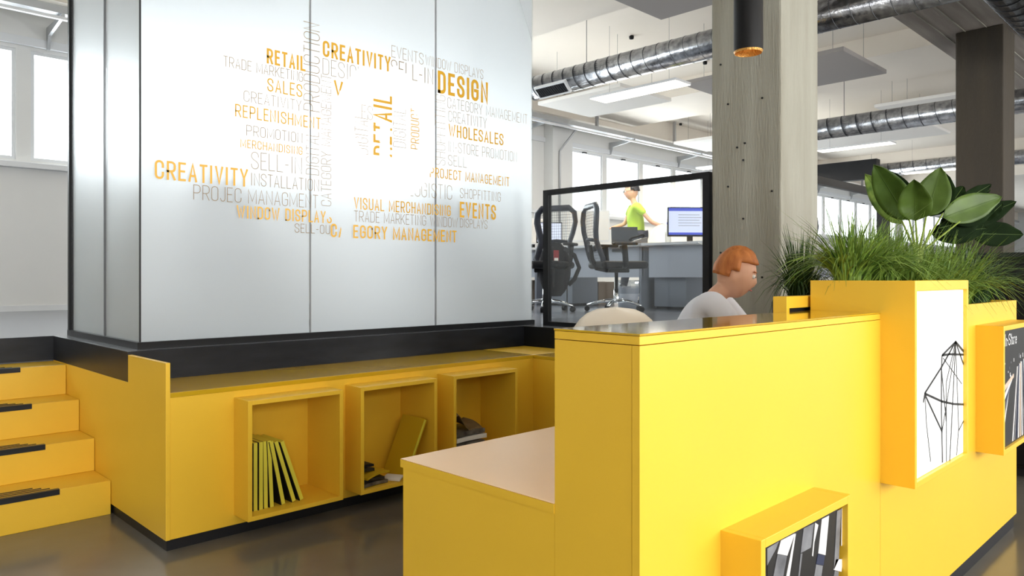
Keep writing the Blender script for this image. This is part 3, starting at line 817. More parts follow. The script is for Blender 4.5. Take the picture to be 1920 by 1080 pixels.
# ================================================================ PLANTS
def grass(name, c, n, h, spread, m, label, seed, lean=(0, 0), group='ornamental grasses in the counter planter', wid=0.0028):
    rnd = random.Random(seed); mb = MB()
    for i in range(n):
        a = rnd.random() * 2 * PI; r0 = spread * 0.35 * math.sqrt(rnd.random())
        bx, by = c[0] + r0 * math.cos(a) * 1.3, c[1] + r0 * math.sin(a) * 0.55
        a2 = a + rnd.uniform(-0.7, 0.7); hh = h * rnd.uniform(0.5, 1.15); out = spread * rnd.uniform(0.1, 1.15)
        droop = rnd.uniform(0.0, 0.75) * out / spread
        w0 = wid * rnd.uniform(0.6, 1.3); pts = []
        if i % 5 == 0:
            out = spread * rnd.uniform(0.9, 1.6); hh = h * rnd.uniform(0.75, 1.15); droop = rnd.uniform(0.85, 1.5); w0 *= 1.4
        for k in range(7):
            t = k / 6
            rad = out * t ** 1.7; z = hh * (t - droop * 0.75 * t ** 3)
            pts.append(Vector((bx + rad * math.cos(a2) + lean[0] * t * t, by + rad * math.sin(a2) + lean[1] * t * t, c[2] + z)))
        sd = Vector((-math.sin(a2 + rnd.uniform(-1, 1)), math.cos(a2), 0)).normalized()
        n0 = len(mb.v)
        for k, p in enumerate(pts):
            ww = w0 * (1 - (k / 6) ** 2) + 0.0003
            mb.v.append(tuple(p + sd * ww)); mb.v.append(tuple(p + Vector((0, 0, ww * 0.5)))); mb.v.append(tuple(p - sd * ww))
        for k in range(6):
            b_ = n0 + 3 * k
            mb.f.append((b_, b_ + 1, b_ + 4, b_ + 3)); mb.f.append((b_ + 1, b_ + 2, b_ + 5, b_ + 4))
    rt = thing(name, c, label, 'plant', group)
    f = mb.build('blades', m, rt, smooth=True); f['kind'] = 'stuff'
    MB().lathe([(0.004, c[2] - 0.012), (spread * 0.14, c[2] - 0.008), (spread * 0.1, c[2] + 0.02), (0.002, c[2] + 0.03)], (c[0], c[1]), 10).build('crown', STEM, rt)
    return rt
grass('ornamental_grass', (2.56, 0.98, 1.165), 330, 0.25, 0.2, GRASS, 'arching green grass tuft at the left end of the tall planter box', 11)
grass('ornamental_grass', (2.72, 0.99, 1.165), 330, 0.24, 0.18, GRASS, 'bushy grass tuft left of centre in the tall planter box', 12)
grass('ornamental_grass', (2.88, 0.98, 1.165), 260, 0.24, 0.18, GRASS, 'grass tuft just left of the broad leaved plant', 13)
grass('ornamental_grass', (3.10, 0.965, 1.066), 330, 0.33, 0.2, GRASS, 'grass tuft growing around the foot of the broad leaved plant', 14)
grass('ornamental_grass', (3.40, 0.96, 1.066), 330, 0.33, 0.22, GRASS, 'tallest fresh green grass tuft, right of the white poster box', 15)
grass('ornamental_grass', (3.68, 0.96, 1.066), 330, 0.33, 0.24, GRASS, 'long bladed grass tuft drooping over the picture box', 16)
grass('ornamental_grass', (3.98, 0.96, 1.066), 280, 0.33, 0.24, GRASSD, 'dark grass tuft at the far right end of the planter', 17)
pt = thing('potted_grass', (2.93, 1.33, 0.7155), 'dark wispy grass in a charcoal pot behind the tall planter box', 'plant')
MB().lathe([(0.0, 0.716), (0.085, 0.716), (0.105, 1.10), (0.095, 1.10), (0.09, 1.07), (0.0, 1.07)], (2.93, 1.33), 24).build('pot', PLINTH, pt, smooth=False)
tmp = grass('potted_grass', (2.95, 1.33, 1.07), 420, 0.31, 0.13, GRASSD, 'x', 18)
for ch in list(tmp.children):
    wm = tmp.location.copy(); ch.parent = pt; ch.location = wm - pt.location
bpy.data.objects.remove(tmp)
grass('ornamental_grass', (3.15, 1.2, 0.99), 10, 0.1, 0.05, GRASSD, 'x', 19) if False else None

# broad leaved plant
PB = Vector((3.21, 0.965, 1.067))
bp_ = thing('broad_leaf_plant', PB, 'broad leaved green plant rising from the grasses in the planter', 'plant')
def leaf(p0, p1, width, bow, m_, face=None, fold=0.25, name='leaf'):
    p0, p1 = Vector(p0), Vector(p1); ax = p1 - p0; L = ax.length; t = ax.normalized()
    tocam = (Vector((0, 0, H)) - (p0 + p1) / 2).normalized() if face is None else Vector(face).normalized()
    side = t.cross(tocam).normalized(); nrm = side.cross(t).normalized()
    mb = MB()
    def fn(u, v):
        w_ = width / 2 * (math.sin(PI * min(1, u ** 0.8)) ** 0.75) * (1 if u < 0.98 else 0.6)
        s = (v - 0.5) * 2
        return p0 + ax * u + nrm * (bow * math.sin(PI * u)) + side * s * w_ + nrm * (abs(s) * w_ * fold) + nrm * (0.004 * math.sin(u * 18 + s * 3) * abs(s))
    mb.grid(fn, 12, 8)
    o = mb.build(name, m_, bp_, smooth=True, solid=0.0015)
    rb = MB(); rb.tube([fn(u / 8, 0.5) + nrm * 0.001 for u in range(9)], [0.0018 * (1 - u / 9) + 0.0003 for u in range(9)], 6).build('midrib', LEAF, o, smooth=True)
    return o
D0 = 2.93
def L_(a, b, d0, d1, wd, bow, m_, **k): leaf(at_d(a[0], a[1] + 8, d0), at_d(b[0], b[1], d1), wd * 1.35, bow, m_, **k)
L_((1703, 405), (1638, 308), D0, 2.82, 0.088, -0.02, LEAF)
L_((1690, 412), (1622, 326), 3.0, 3.08, 0.07, 0.01, GRASS, fold=0.1)
L_((1702, 392), (1672, 322), 3.0, 3.05, 0.07, 0.01, LEAFD)
L_((1716, 406), (1714, 336), 2.86, 2.8, 0.088, -0.015, LEAF, fold=0.5)
L_((1738, 398), (1764, 314), D0, 2.95, 0.095, -0.02, LEAF)
L_((1745, 398), (1774, 326), 3.0, 3.05, 0.09, 0.01, LEAFD)
L_((1768, 400), (1878, 369), 2.95, 3.05, 0.085, -0.01, LEAF)
L_((1778, 402), (1866, 390), 3.0, 3.1, 0.08, 0.0, LEAFD)
L_((1795, 375), (1858, 346), 3.1, 3.2, 0.04, 0.01, LEAFD)
L_((1800, 370), (1856, 357), 3.15, 3.25, 0.035, 0.0, LEAFD)
L_((1785, 372), (1806, 350), 3.1, 3.15, 0.05, 0.0, LEAFD)
L_((1845, 405), (1880, 382), 3.1, 3.15, 0.035, 0.01, LEAFD)
L_((1800, 415), (1905, 378), 3.15, 3.3, 0.07, -0.01, LEAFD)
L_((1745, 430), (1850, 428), 3.05, 3.2, 0.08, 0.0, LEAFD)
L_((1760, 420), (1840, 408), 2.98, 3.1, 0.09, 0.0, LEAFD)
L_((1820, 430), (1918, 440), 3.2, 3.3, 0.08, 0.0, LEAFD)
for a, b in (((1712, 470), (1703, 405)), ((1716, 470), (1716, 404)), ((1722, 470), (1738, 398)), ((1726, 470), (1768, 400)), ((1730, 470), (1745, 430)), ((1708, 470), (1690, 412)), ((1731, 470), (1800, 415))):
    A = at_d(*a, 2.95); Bp = at_d(*b, 2.94)
    MB().tube([PB, (A.x, PB.y + (A.y - PB.y) * .5, A.z), Bp], [0.006, 0.005, 0.003], 8).build('leaf_stalk', STEM, bp_, smooth=True)

# black cabinet behind plants
cb = thing('cabinet', (5.8, 1.35, 0), 'low black cabinet in shadow beyond the end of the yellow counter', 'cabinet')
MB().box(5.3, 6.5, 0.75, 1.75, 0.06, 1.32).build('body', BLACK, cb, bevel=0.004)
MB().box(5.28, 6.52, 0.73, 1.77, 1.32, 1.35).build('top', PLINTH, cb, bevel=0.003)
MB().box(5.282, 5.298, 0.76, 1.245, 0.08, 1.30).build('door', BLACK, cb, bevel=0.002)
MB().box(5.282, 5.298, 1.255, 1.74, 0.08, 1.30).build('door', BLACK, cb, bevel=0.002)
MB().box(5.34, 6.46, 0.79, 1.71, 0, 0.06).build('plinth', PLINTH, cb)

# ================================================================ CEILING SERVICES
def duct(axis, a0, a1, c1, z, r, label, grille=False, cap=False, name='air_duct', zt=4.5, pitch=0.17):
    def P(t, off=0): return (c1, t, z) if axis == 'y' else (t, c1, z)
    rt = thing(name, P(a0), label, 'duct')
    MB().tube([P(a0), P(a1)], r, 32).build('duct_pipe', GALV, rt, smooth=False).data.polygons.foreach_set('use_smooth', [True] * 34)
    n = int(abs(a1 - a0) / pitch); 
    for k in range(n):
        t = a0 + (a1 - a0) * (k + 0.5) / n
        mb = MB()
        ring = []
        for j in range(32):
            an = 2 * PI * j / 32; sk = 0.03 * math.cos(an)
            ring.append((c1 + (r + .001) * math.sin(an), t + sk, z + (r + .001) * math.cos(an)) if axis == 'y' else (t + sk, c1 + (r + .001) * math.sin(an), z + (r + .001) * math.cos(an)))
        mb.tube(ring, 0.002, 5, closed=True).build('duct_seam', RIBM, rt)
    if cap:
        s = 1 if a0 > a1 else -1
        MB().tube([P(a0), P(a0 + s * 0.02), P(a0 + s * 0.025)], [r + 0.006, r + 0.006, r - 0.01], 32).build('end_cap', GALV, rt)
    if grille:
        # supply grille on the lower camera side near the end
        n_ = Vector((-0.72, 0, -0.69)); tv = Vector((-0.69, 0, 0.72))
        s = -1 if a0 > a1 else 1
        cc = Vector((c1, a0 + s * 0.42, z)) + n_ * (r + 0.012)
        MB().obox(cc, (0, 0.26, 0), tv * 0.085, n_ * 0.02).build('grille_frame', FRAMEW, rt)
        MB().obox(cc + n_ * 0.021, (0, 0.235, 0), tv * 0.062, n_ * 0.002).build('grille_back', PLINTH, rt)
        for k in range(14):
            MB().obox(cc + Vector((0, -0.22 + 0.034 * k, 0)) + n_ * 0.025, Vector((0, 0.004, 0)) + tv * 0.0, tv * 0.06 + Vector((0, 0.015, 0)), n_ * 0.003).build('grille_slat', RIBM, rt)
    for k in range(max(1, int(abs(a1 - a0) / 2.4))):
        t = a0 + (a1 - a0) * (k + 0.35) / max(1, int(abs(a1 - a0) / 2.4))
        if axis == 'y' and 1.6 < t < 2.8: continue
        x_, y_, _ = P(t)
        MB().tube([(x_, y_, z + r), (x_, y_, zt - 0.29 if axis == 'y' and (5.4 < x_ < 6.75 or 10.66 < x_ < 12.2 or 20.9 < x_ < 22.4) and y_ > 2.71 else zt)], 0.004, 6).build('hanger_rod', RIBM, rt)
    return rt
duct('y', 6.7, 1.71, 7.0, 3.66, 0.15, 'near spiral ventilation duct with a supply grille at its left end', True, True)
duct('y', 5.2, -2.5, 10.95, 3.38, 0.15, 'second spiral ventilation duct passing between the two concrete columns', False, True, pitch=0.2)
duct('y', 8.4, -2, 20.9, 4.05, 0.17, 'farthest thin spiral duct above the black steel beam', False, True, pitch=0.3)
duct('x', 3.3, 9.0, 1.5, 3.62, 0.2, 'big dark duct crossing the upper right corner of the picture', False, False)

def hang_panel(x0, x1, y0, y1, z, m_, label, grp, t=0.05):
    rt = thing('acoustic_panel', ((x0 + x1) / 2, (y0 + y1) / 2, z), label, 'ceiling panel', grp)
    MB().box(x0, x1, y0, y1, z, z + t).build('panel_board', m_, rt, bevel=0.004)
    for a in (x0 + 0.2, x1 - 0.2):
        for b in (y0 + 0.2, y1 - 0.2):
            top = 4.22 if any(p <= a <= q_ for p, q_ in ((0.5, 1.9), (5.4, 6.75), (10.66, 12.2), (15.8, 17.3))) else 4.5
            MB().tube([(a, b, z + t), (a, b, top)], 0.002, 5).build('hanger_wire', RIBM, rt)
gp = 'suspended acoustic panels'
hang_panel(4.8, 6.1, 2.8, 4.14, 3.7, PANELG, 'grey suspended acoustic panel nearest the printed glass, at the top', gp)
hang_panel(8.36, 9.68, 3.29, 5.35, 3.7, PANELG, 'grey suspended acoustic panel right behind the near concrete column', gp)
hang_panel(7.9, 9.1, 6.0, 7.5, 3.72, PANELW, 'white suspended acoustic panel under the end of the near duct', gp)
hang_panel(12.2, 13.4, 5.6, 8.0, 3.75, PANELW, 'white suspended acoustic panel beyond the lamp, towards the windows', gp)
hang_panel(14.4, 15.7, 4.2, 7.0, 3.9, PANELW, 'distant white suspended acoustic panel over the desks', gp)
hang_panel(12.4, 13.5, 2.9, 4.4, 3.9, PANELW, 'distant white suspended acoustic panel between the two columns', gp)

def led(x0, x1, y0, y1, z, label, power=60):
    rt = thing('panel_lamp', ((x0 + x1) / 2, (y0 + y1) / 2, z), label, 'ceiling lamp', 'flat suspended lamps')
    MB().box(x0, x1, y0, y1, z, z + 0.03).build('lamp_housing', FRAMEW, rt)
    MB().box(x0 + 0.006, x1 - 0.006, y0 + 0.006, y1 - 0.006, z - 0.004, z).build('diffuser', LAMPW, rt)
    for b in (y0 + 0.2, y1 - 0.2):
        MB().tube([((x0 + x1) / 2, b, z + 0.03), ((x0 + x1) / 2, b, 4.5)], 0.0015, 5).build('hanger_wire', RIBM, rt)
    l = bpy.data.lights.new('panel_light', 'AREA'); l.shape = 'RECTANGLE'; l.size = x1 - x0; l.size_y = y1 - y0; l.energy = power; l.color = (1, .88, .72)
    lo = bpy.data.objects.new('panel_light', l); COL.objects.link(lo); lo.parent = rt; lo.location = (0, 0, -0.01)
led(7.59, 7.93, 4.95, 6.27, 3.55, 'brightest flat lamp glowing below the near duct')
led(13.8, 14.1, 7.3, 8.5, 3.5, 'flat lamp glowing just above the window row')
led(13.7, 14.0, 4.6, 5.9, 3.55, 'flat lamp glowing right of the near concrete column')
led(19.2, 19.5, 4.4, 6.2, 3.7, 'far flat lamp glowing above the broad leaved plant')

for a_, b_, lab in ((1184, 67, 'small black ceiling fitting above the near duct, left of the column'), (1322, 115, 'small black ceiling fitting below the near duct, close to the column'),
                   (1276, 231, 'small black ceiling fitting just above the cable tray'), (1057, 172, 'small black ceiling fitting beneath the duct grille')):
    p_ = at_d(a_, b_, 3.3 * F / (520 - b_))
    r_ = thing('ceiling_spot', (p_.x, p_.y, 4.49), lab, 'ceiling spot', 'small black ceiling fittings')
    MB().lathe([(0.001, p_.z - 0.05), (0.03, p_.z - 0.045), (0.035, p_.z - 0.01), (0.02, p_.z), (0.001, p_.z)], (p_.x, p_.y), 12).build('fitting_body', BLACK, r_, smooth=True)

# pendant cylinder lamp
pc = at_d(1403, 100, 3.0)
pn = thing('pendant_lamp', (pc.x, pc.y, pc.z), 'black cylinder pendant lamp with gold inside, in front of the column', 'pendant lamp')
R_ = 0.057
MB().lathe([(R_, pc.z + 0.008), (R_, pc.z + 1.1), (R_ - 0.01, pc.z + 1.115), (0.006, pc.z + 1.115)], (pc.x, pc.y), 32).build('lamp_shade', BLACK, pn, smooth=True)
MB().lathe([(R_, pc.z + 0.008), (R_ - 0.004, pc.z), (R_ - 0.005, pc.z + 0.06), (0.001, pc.z + 0.06)], (pc.x, pc.y), 32).build('gold_lining', GOLDIN, pn)
MB().lathe([(0.02, pc.z + 0.055), (0.02, pc.z + 0.035), (0.001, pc.z + 0.03)], (pc.x, pc.y), 16).build('bulb', LAMPR, pn)
MB().tube([(pc.x, pc.y, pc.z + 1.11), (pc.x, pc.y, 4.5)], 0.004, 6).build('cable', BLACK, pn)

# cable tray along the window wall
tr = thing('cable_tray', (10, 8.9, 3.9), 'long galvanised cable tray running above the windows', 'cable tray')
MB().box(-3.9, 44, 8.72, 8.98, 3.92, 3.93).box(-3.9, 44, 8.72, 8.725, 3.93, 4.0).box(-3.9, 44, 8.975, 8.98, 3.93, 4.0).build('tray', TRAYM, tr)
MB().box(-3.9, 44, 8.66, 8.70, 3.84, 3.87).build('side_rail', FRAMEW, tr)
for i, xx in enumerate([2.05 + 2.45 * k for k in range(-2, 15)]):
    MB().prism([(9.28, 3.66), (9.28, 3.9), (8.66, 3.9), (8.66, 3.87), (9.2, 3.80), (9.25, 3.66)], 'x', xx, xx + 0.03).build('bracket', TRAYM, tr)
for i, xx in enumerate([3.1 + 2.6 * k for k in range(-2, 14)]):
    MB().box(xx, xx + 0.05, 8.82, 8.87, 3.99, 4.5).build('hanger', TRAYM, tr)
cd = MB().tube([(10.22, 8.75, 3.86), (10.18, 9.0, 3.62), (10.12, 9.055, 3.5), (10.12, 9.055, 0.86)], 0.018, 10).build('conduit_pipe', TRAYM, None, smooth=True)
tag(cd, 'grey conduit pipe bending down the white pillar beside the windows', 'pipe')

# black steel portal far
po = thing('steel_frame', (16, 5.5, PZ), 'black steel portal frame deep in the office behind the plants', 'steel frame')
MB().box(15.9, 16.1, 5.4, 5.6, PZ, 3.3).build('post', BLACK, po)
MB().box(12.2, 15.9, 5.45, 5.55, 2.82, 2.95).build('cross_bar', BLACK, po)
MB().box(15.9, 16.1, 5.6, 9.2, 3.22, 3.62).build('beam', BLACK, po)
MB().box(12.1, 12.2, 5.45, 5.55, PZ, 2.95).build('post', BLACK, po)

# glass screen with black frame on platform edge
gs = thing('glass_screen', (4.1, 3.1, PZ), 'black framed clear glass screen on the platform edge in front of the desks', 'screen')
a, b = 2.42, 3.82
MB().box(4.08, 4.12, b - 0.05, b, PZ, 1.852).build('frame_post', BLACK, gs)
MB().box(4.08, 4.12, a, a + 0.045, PZ, 1.852).build('frame_post', BLACK, gs)
MB().box(4.08, 4.12, a + 0.045, b - 0.05, 1.815, 1.852).build('frame_rail', BLACK, gs)
MB().box(4.08, 4.12, a + 0.045, b - 0.05, PZ, PZ + 0.03).build('frame_rail', BLACK, gs)
MB().box(4.097, 4.103, a + 0.045, b - 0.05, PZ + 0.03, 1.815).build('pane', CLEAR, gs)

# ================================================================ DESKS
def desk(x0, y0, y1, label, grp='grey office desks on the platform'):
    rt = thing('office_desk', (x0 + 0.4, (y0 + y1) / 2, PZ), label, 'desk', grp)
    MB().box(x0, x0 + 0.8, y0, y1, 1.555, 1.585).build('desk_top', DESKT, rt, bevel=0.002)
    MB().box(x0 + 0.12, x0 + 0.14, y0 + 0.02, y1 - 0.02, 1.2, 1.55).build('modesty_panel', DESKG, rt)
    MB().box(x0 + 0.2, x0 + 0.7, y1 - 0.46, y1 - 0.04, PZ + 0.03, 1.20).build('pedestal', DESKD, rt, bevel=0.003)
    MB().box(x0 + 0.1, x0 + 0.7, y0 + 0.02, y0 + 0.05, PZ, 1.55).build('leg', DESKD, rt)
    MB().box(x0 + 0.22, x0 + 0.68, y1 - 0.44, y1 - 0.06, PZ, PZ + 0.03).build('pedestal_plinth', PLINTH, rt)
    MB().box(x0 + 0.1, x0 + 0.12, y0 + 0.28, y0 + 0.44, 1.5, 1.53).build('cable_slot', BLACK, rt)
    return rt
desk(6.9, 3.55, 4.95, 'grey desk with a cable slot, right of the mesh office chair')
desk(6.9, 5.0, 6.6, 'grey desk behind the mesh office chair with the big pale monitor')
desk(6.9, 6.65, 8.2, 'grey desk at the left, behind the chair with the backpack')
desk(10.5, 4.2, 5.8, 'second row grey desk seen past the waste bin')
desk(14.5, 3.0, 4.6, 'far grey desk behind the plants')

def monitor(c, ang, wd, hh, label, back=False, m_=None, bars=False):
    """c base centre on desk, ang = direction the screen faces"""
    rt = thing('monitor', c, label, 'monitor', None, ang)
    z0 = 0.07
    MB().box(-0.02, 0.0, -wd / 2, wd / 2, z0, z0 + hh).build('casing', FRAMEW if back else CHAIRB, rt, local=True, bevel=0.003)
    MB().box(0.0, 0.002, -wd / 2 + 0.012, wd / 2 - 0.012, z0 + 0.02, z0 + hh - 0.012).build('display', m_ or MON, rt, local=True)
    if bars:
        MB().box(0.002, 0.003, -wd / 2 + 0.012, wd / 2 - 0.012, z0 + hh - 0.045, z0 + hh - 0.012).build('title_bar', MONB, rt, local=True)
        MB().box(0.002, 0.003, -wd / 2 + 0.012, wd / 2 - 0.012, z0 + 0.02, z0 + 0.045).build('task_bar', MONB, rt, local=True)
        for k in range(5):
            MB().box(0.002, 0.003, -0.14, 0.1 + 0.02 * (k % 2), z0 + 0.12 + 0.03 * k, z0 + 0.124 + 0.03 * k).build('text_line', CHAIRF, rt, local=True)
    MB().box(-0.05, -0.02, -0.03, 0.03, 0.005, z0 + 0.15).build('stand', CHAIRB, rt, local=True)
    MB().box(-0.12, 0.06, -0.11, 0.11, 0, 0.008).build('stand_foot', CHAIRB, rt, local=True, bevel=0.002)
    return rt
DZ = 1.5855
p = on_x(1292, 440, 7.3); monitor((7.25, 4.53, DZ), math.radians(228), 0.52, 0.33, 'lit monitor showing a document page with blue bars', bars=True)
monitor((7.35, 6.1, DZ), math.radians(225), 0.56, 0.40, 'large pale monitor behind the mesh office chair', True, PANELW)
monitor((7.3, 6.72, DZ), math.radians(235), 0.35, 0.28, 'monitor seen through the left post of the glass screen')
monitor((7.4, 7.12, DZ), math.radians(225), 0.4, 0.36, 'pale monitor just right of the printed glass', True, PANELW)
# dark box/laptop, phone, bottle, cups
lp = thing('laptop', (7.25, 5.42, DZ), 'open dark grey laptop beside the telephone', 'laptop', None, math.radians(-45))
MB().box(-0.16, 0.16, -0.11, 0.11, 0, 0.016).build('keyboard_base', CHAIRB, lp, local=True, bevel=0.002)
MB().prism([(0.10, 0.016), (0.115, 0.016), (0.16, 0.23), (0.145, 0.23)], 'x', -0.16, 0.16).build('lid', mat('laptop_lid', srgb(72, 78, 86), .4), lp, local=True)
ph = thing('telephone', (7.05, 5.1, DZ), 'black desk telephone with raised handset on the desk', 'telephone', None, math.radians(-40))
MB().prism([(-0.09, 0), (0.09, 0), (0.09, 0.075), (-0.09, 0.02)], 'y', -0.09, 0.09).build('phone_base', mat('phone_brown', srgb(74, 62, 52), .35), ph, local=True, bevel=0.003)
MB().tube([(-0.08, 0.07, 0.04), (-0.06, 0.07, 0.07), (0.0, 0.07, 0.085), (0.07, 0.07, 0.11), (0.09, 0.07, 0.09)], [0.022, 0.016, 0.012, 0.016, 0.022], 10).build('handset', CHAIRB, ph, local=True, smooth=True)
for k in range(12):
    MB().box(-0.05 + 0.022 * (k // 3), -0.035 + 0.022 * (k // 3), -0.05 + 0.022 * (k % 3), -0.035 + 0.022 * (k % 3), 0.03 + 0.0067 * (k // 3), 0.042 + 0.0067 * (k // 3)).build('key', PAPER, ph, local=True)
bt = thing('water_bottle', (7.12, 4.74, DZ), 'clear plastic water bottle at the left edge of the lit monitor', 'bottle')
MB().lathe([(0.0, DZ), (0.032, DZ), (0.034, DZ + 0.15), (0.014, DZ + 0.2), (0.014, DZ + 0.215)], (7.12, 4.74), 16).build('bottle_body', BAG, bt, smooth=True)
MB().lathe([(0.016, DZ + 0.21), (0.016, DZ + 0.235), (0, DZ + 0.235)], (7.12, 4.74), 16).build('bottle_cap', MONB, bt)
# binder stand cable
cbk = MB().tube([(6.93, 4.25, 1.585), (6.885, 4.2, 1.56), (6.88, 4.12, 1.53), (6.88, 3.95, 1.545), (6.93, 3.8, 1.587)], 0.004, 6).build('cable', PAPER, None, smooth=True)
tag(cbk, 'thin white cable hanging over the front of the right desk', 'cable')
# bin with bag, cardboard boxes
bi = thing('waste_bin', (7.35, 5.35, PZ), 'grey waste bin lined with a clear plastic bag under the desk', 'waste bin')
MB().lathe([(0.0, PZ), (0.10, PZ), (0.13, PZ + 0.26), (0.125, PZ + 0.26), (0.1, PZ + 0.01)], (6.72, 5.0), 20).build('bin_body', DESKG, bi, smooth=True)
MB().lathe([(0.135, PZ + 0.18), (0.14, PZ + 0.24), (0.128, PZ + 0.29), (0.136, PZ + 0.31), (0.12, PZ + 0.33)], (6.72, 5.0), 14).build('plastic_bag', BAG, bi)
bi.location = (6.72, 5.0, PZ)
for ch in bi.children:
    for v in ch.data.vertices: v.co += Vector((7.35 - 6.72, 5.35 - 5.0, 0))
for (cx, cy, s, h_, lab) in ((7.45, 7.0, 0.2, 0.32, 'brown cardboard box under the left desk'), (7.9, 6.4, 0.17, 0.3, 'dark cardboard box in the shadow behind the backpack chair')):
    b = thing('cardboard_box', (cx, cy, PZ), lab, 'box')
    MB().box(cx - s, cx + s, cy - s, cy + s, PZ, PZ + h_).build('carton', CARD, b, bevel=0.002)
    MB().box(cx - s, cx + s, cy - 0.01, cy + 0.01, PZ + h_, PZ + h_ + 0.002).build('tape', TAN, b)

# ================================================================ CHAIRS
def star_base(rt, z0, R, m_, mc):
    for k in range(5):
        a = 2 * PI * k / 5 + 0.3
        dx, dy = math.cos(a), math.sin(a)
        lg = MB().tube([(0.03 * dx, 0.03 * dy, z0 + 0.115), (0.5 * R * dx, 0.5 * R * dy, z0 + 0.105), (R * dx, R * dy, z0 + 0.065)], [0.022, 0.018, 0.013], 8).build('leg', m_, rt, local=True, smooth=True)
        c = Vector((R * dx, R * dy, z0 + 0.028)); s = Vector((-dy, dx, 0)) * 0.018
        MB().tube([c - s, c + s], 0.028, 12).build('caster', mc, lg, local=True, smooth=False)
    MB().lathe([(0.03, z0 + 0.09), (0.034, z0 + 0.13), (0.028, z0 + 0.24), (0.02, z0 + 0.24), (0.02, z0 + 0.42), (0.0, z0 + 0.42)], (0, 0), 16).build('gas_lift', CHROME, rt, local=True, smooth=True)
def mesh_chair(loc, ang, label, group=None):
    rt = thing('office_chair', loc, label, 'chair', group, ang)   # faces local +x
    star_base(rt, 0, 0.31, CHROME, CHAIRB)
    MB().box(-0.1, 0.12, -0.08, 0.08, 0.41, 0.45).build('tilt_mechanism', CHAIRB, rt, local=True, bevel=0.01)
    mb = MB(); mb.grid(lambda u, v: Vector((-0.24 + 0.5 * u, -0.25 + 0.5 * v, 0.455)), 1, 1)
    sb = MB().box(-0.24, 0.27, -0.25, 0.25, 0.45, 0.53).build('seat', CHAIRB, rt, local=True)
    md = sb.modifiers.new('b', 'BEVEL'); md.width = 0.038; md.segments = 4
    # back frame loop, waist and top
    def bx_(z): return -0.20 - 0.14 * (z - 0.5) ** 1.0 - 0.05 * math.sin((z - 0.5) * PI / 0.62)
    loop = []
    prof = [(0.50, 0.15), (0.56, 0.20), (0.66, 0.185), (0.74, 0.165), (0.84, 0.195), (0.96, 0.225), (1.06, 0.215), (1.11, 0.16)]
    for z, y in prof: loop.append((bx_(z), y, z))
    for z, y in prof[::-1]: loop.append((bx_(z), -y, z))
    MB().tube(loop, 0.025, 8, closed=True, flat=1.5).build('back_frame', CHAIRF, rt, local=True, smooth=True)
    MB().tube([(bx_(0.74), 0.165, 0.74), (bx_(0.76) - 0.03, 0, 0.76), (bx_(0.74), -0.165, 0.74)], 0.018, 8).build('back_bar', CHAIRF, rt, local=True, smooth=True)
    net = MB()
    for i in range(19):
        z = 0.53 + 0.03 * i
        ww = 0.16 + 0.045 * math.sin((z - 0.5) * 5)
        net.tube([(bx_(z), -ww, z), (bx_(z) - 0.02, 0, z), (bx_(z), ww, z)], 0.0014, 4, cap=False)
    for i in range(13):
        y = -0.15 + 0.025 * i
        net.tube([(bx_(z_) - 0.02 * (1 - (y / 0.2) ** 2), y, z_) for z_ in (0.53, 0.65, 0.8, 0.95, 1.08)], 0.0012, 4, cap=False)
    o = net.build('back_mesh', CHAIRF, rt, local=True); o['kind'] = 'stuff'
    MB().tube([(-0.1, 0, 0.44), (-0.22, 0, 0.46), (-0.27, 0, 0.55), (-0.29, 0, 0.7)], [0.03, 0.03, 0.025, 0.02], 8).build('back_support', CHAIRB, rt, local=True, smooth=True)
    MB().tube([(-0.27, -0.12, 0.66), (-0.25, 0, 0.66), (-0.27, 0.12, 0.66)], 0.03, 10, flat=0.4).build('lumbar_pad', CHAIRF, rt, local=True, smooth=True)
    for s in (-1, 1):
        ar = MB().tube([(0.0, s * 0.22, 0.46), (0.0, s * 0.28, 0.48), (-0.01, s * 0.285, 0.6), (-0.03, s * 0.28, 0.69)], [0.018, 0.022, 0.022, 0.03], 8, flat=1.4).build('armrest', CHAIRB, rt, local=True, smooth=True)
        MB().box(-0.14, 0.12, s * 0.28 - 0.04, s * 0.28 + 0.04, 0.69, 0.72).build('arm_pad', CHAIRB, ar, local=True, bevel=0.012)
    return rt
c1 = mesh_chair((6.33, 4.86, PZ), math.radians(-32), 'black mesh backed office chair with chrome base, standing free before the desk')
c2 = dup(c1, (5.75, 5.35, PZ), math.radians(200), 'black office chair carrying a backpack, beside the left post of the screen')
c3 = dup(c1, (8.6, 4.1, PZ), math.radians(150), 'black office chair half hidden under the right desk')
# backpack hanging on c2 backrest
bpk = thing('backpack', (5.82, 5.28, 1.1), 'black backpack with a red and white tag, hung on the left office chair', 'backpack', None, math.radians(-45))
pk = MB().grid(lambda u, v: Vector((0.17 * math.cos(2 * PI * u) * (math.sin(PI * min(max(v, .02), .98)) ** 0.35), 0.1 * math.sin(2 * PI * u) * (math.sin(PI * min(max(v, .02), .98)) ** 0.35), 0.56 * v - 0.10)), 20, 12).build('bag_body', FABB, bpk, local=True, smooth=True)
MB().tube([(0.1, -0.08, 0.4), (0.2, -0.1, 0.33), (0.25, -0.1, 0.2), (0.2, -0.09, 0.08), (0.14, -0.08, 0.02)], 0.022, 8, flat=0.5).build('shoulder_strap', FABB, bpk, local=True, smooth=True)
MB().tube([(-0.04, -0.11, 0.42), (-0.02, -0.14, 0.25), (-0.03, -0.13, 0.0)], 0.02, 8, flat=0.5).build('shoulder_strap', FABB, bpk, local=True, smooth=True)
MB().box(-0.02, 0.035, -0.17, -0.155, 0.22, 0.38).build('tag', RED, bpk, local=True)
MB().box(-0.012, 0.028, -0.172, -0.17, 0.24, 0.3).build('tag_print', PAPER, bpk, local=True)
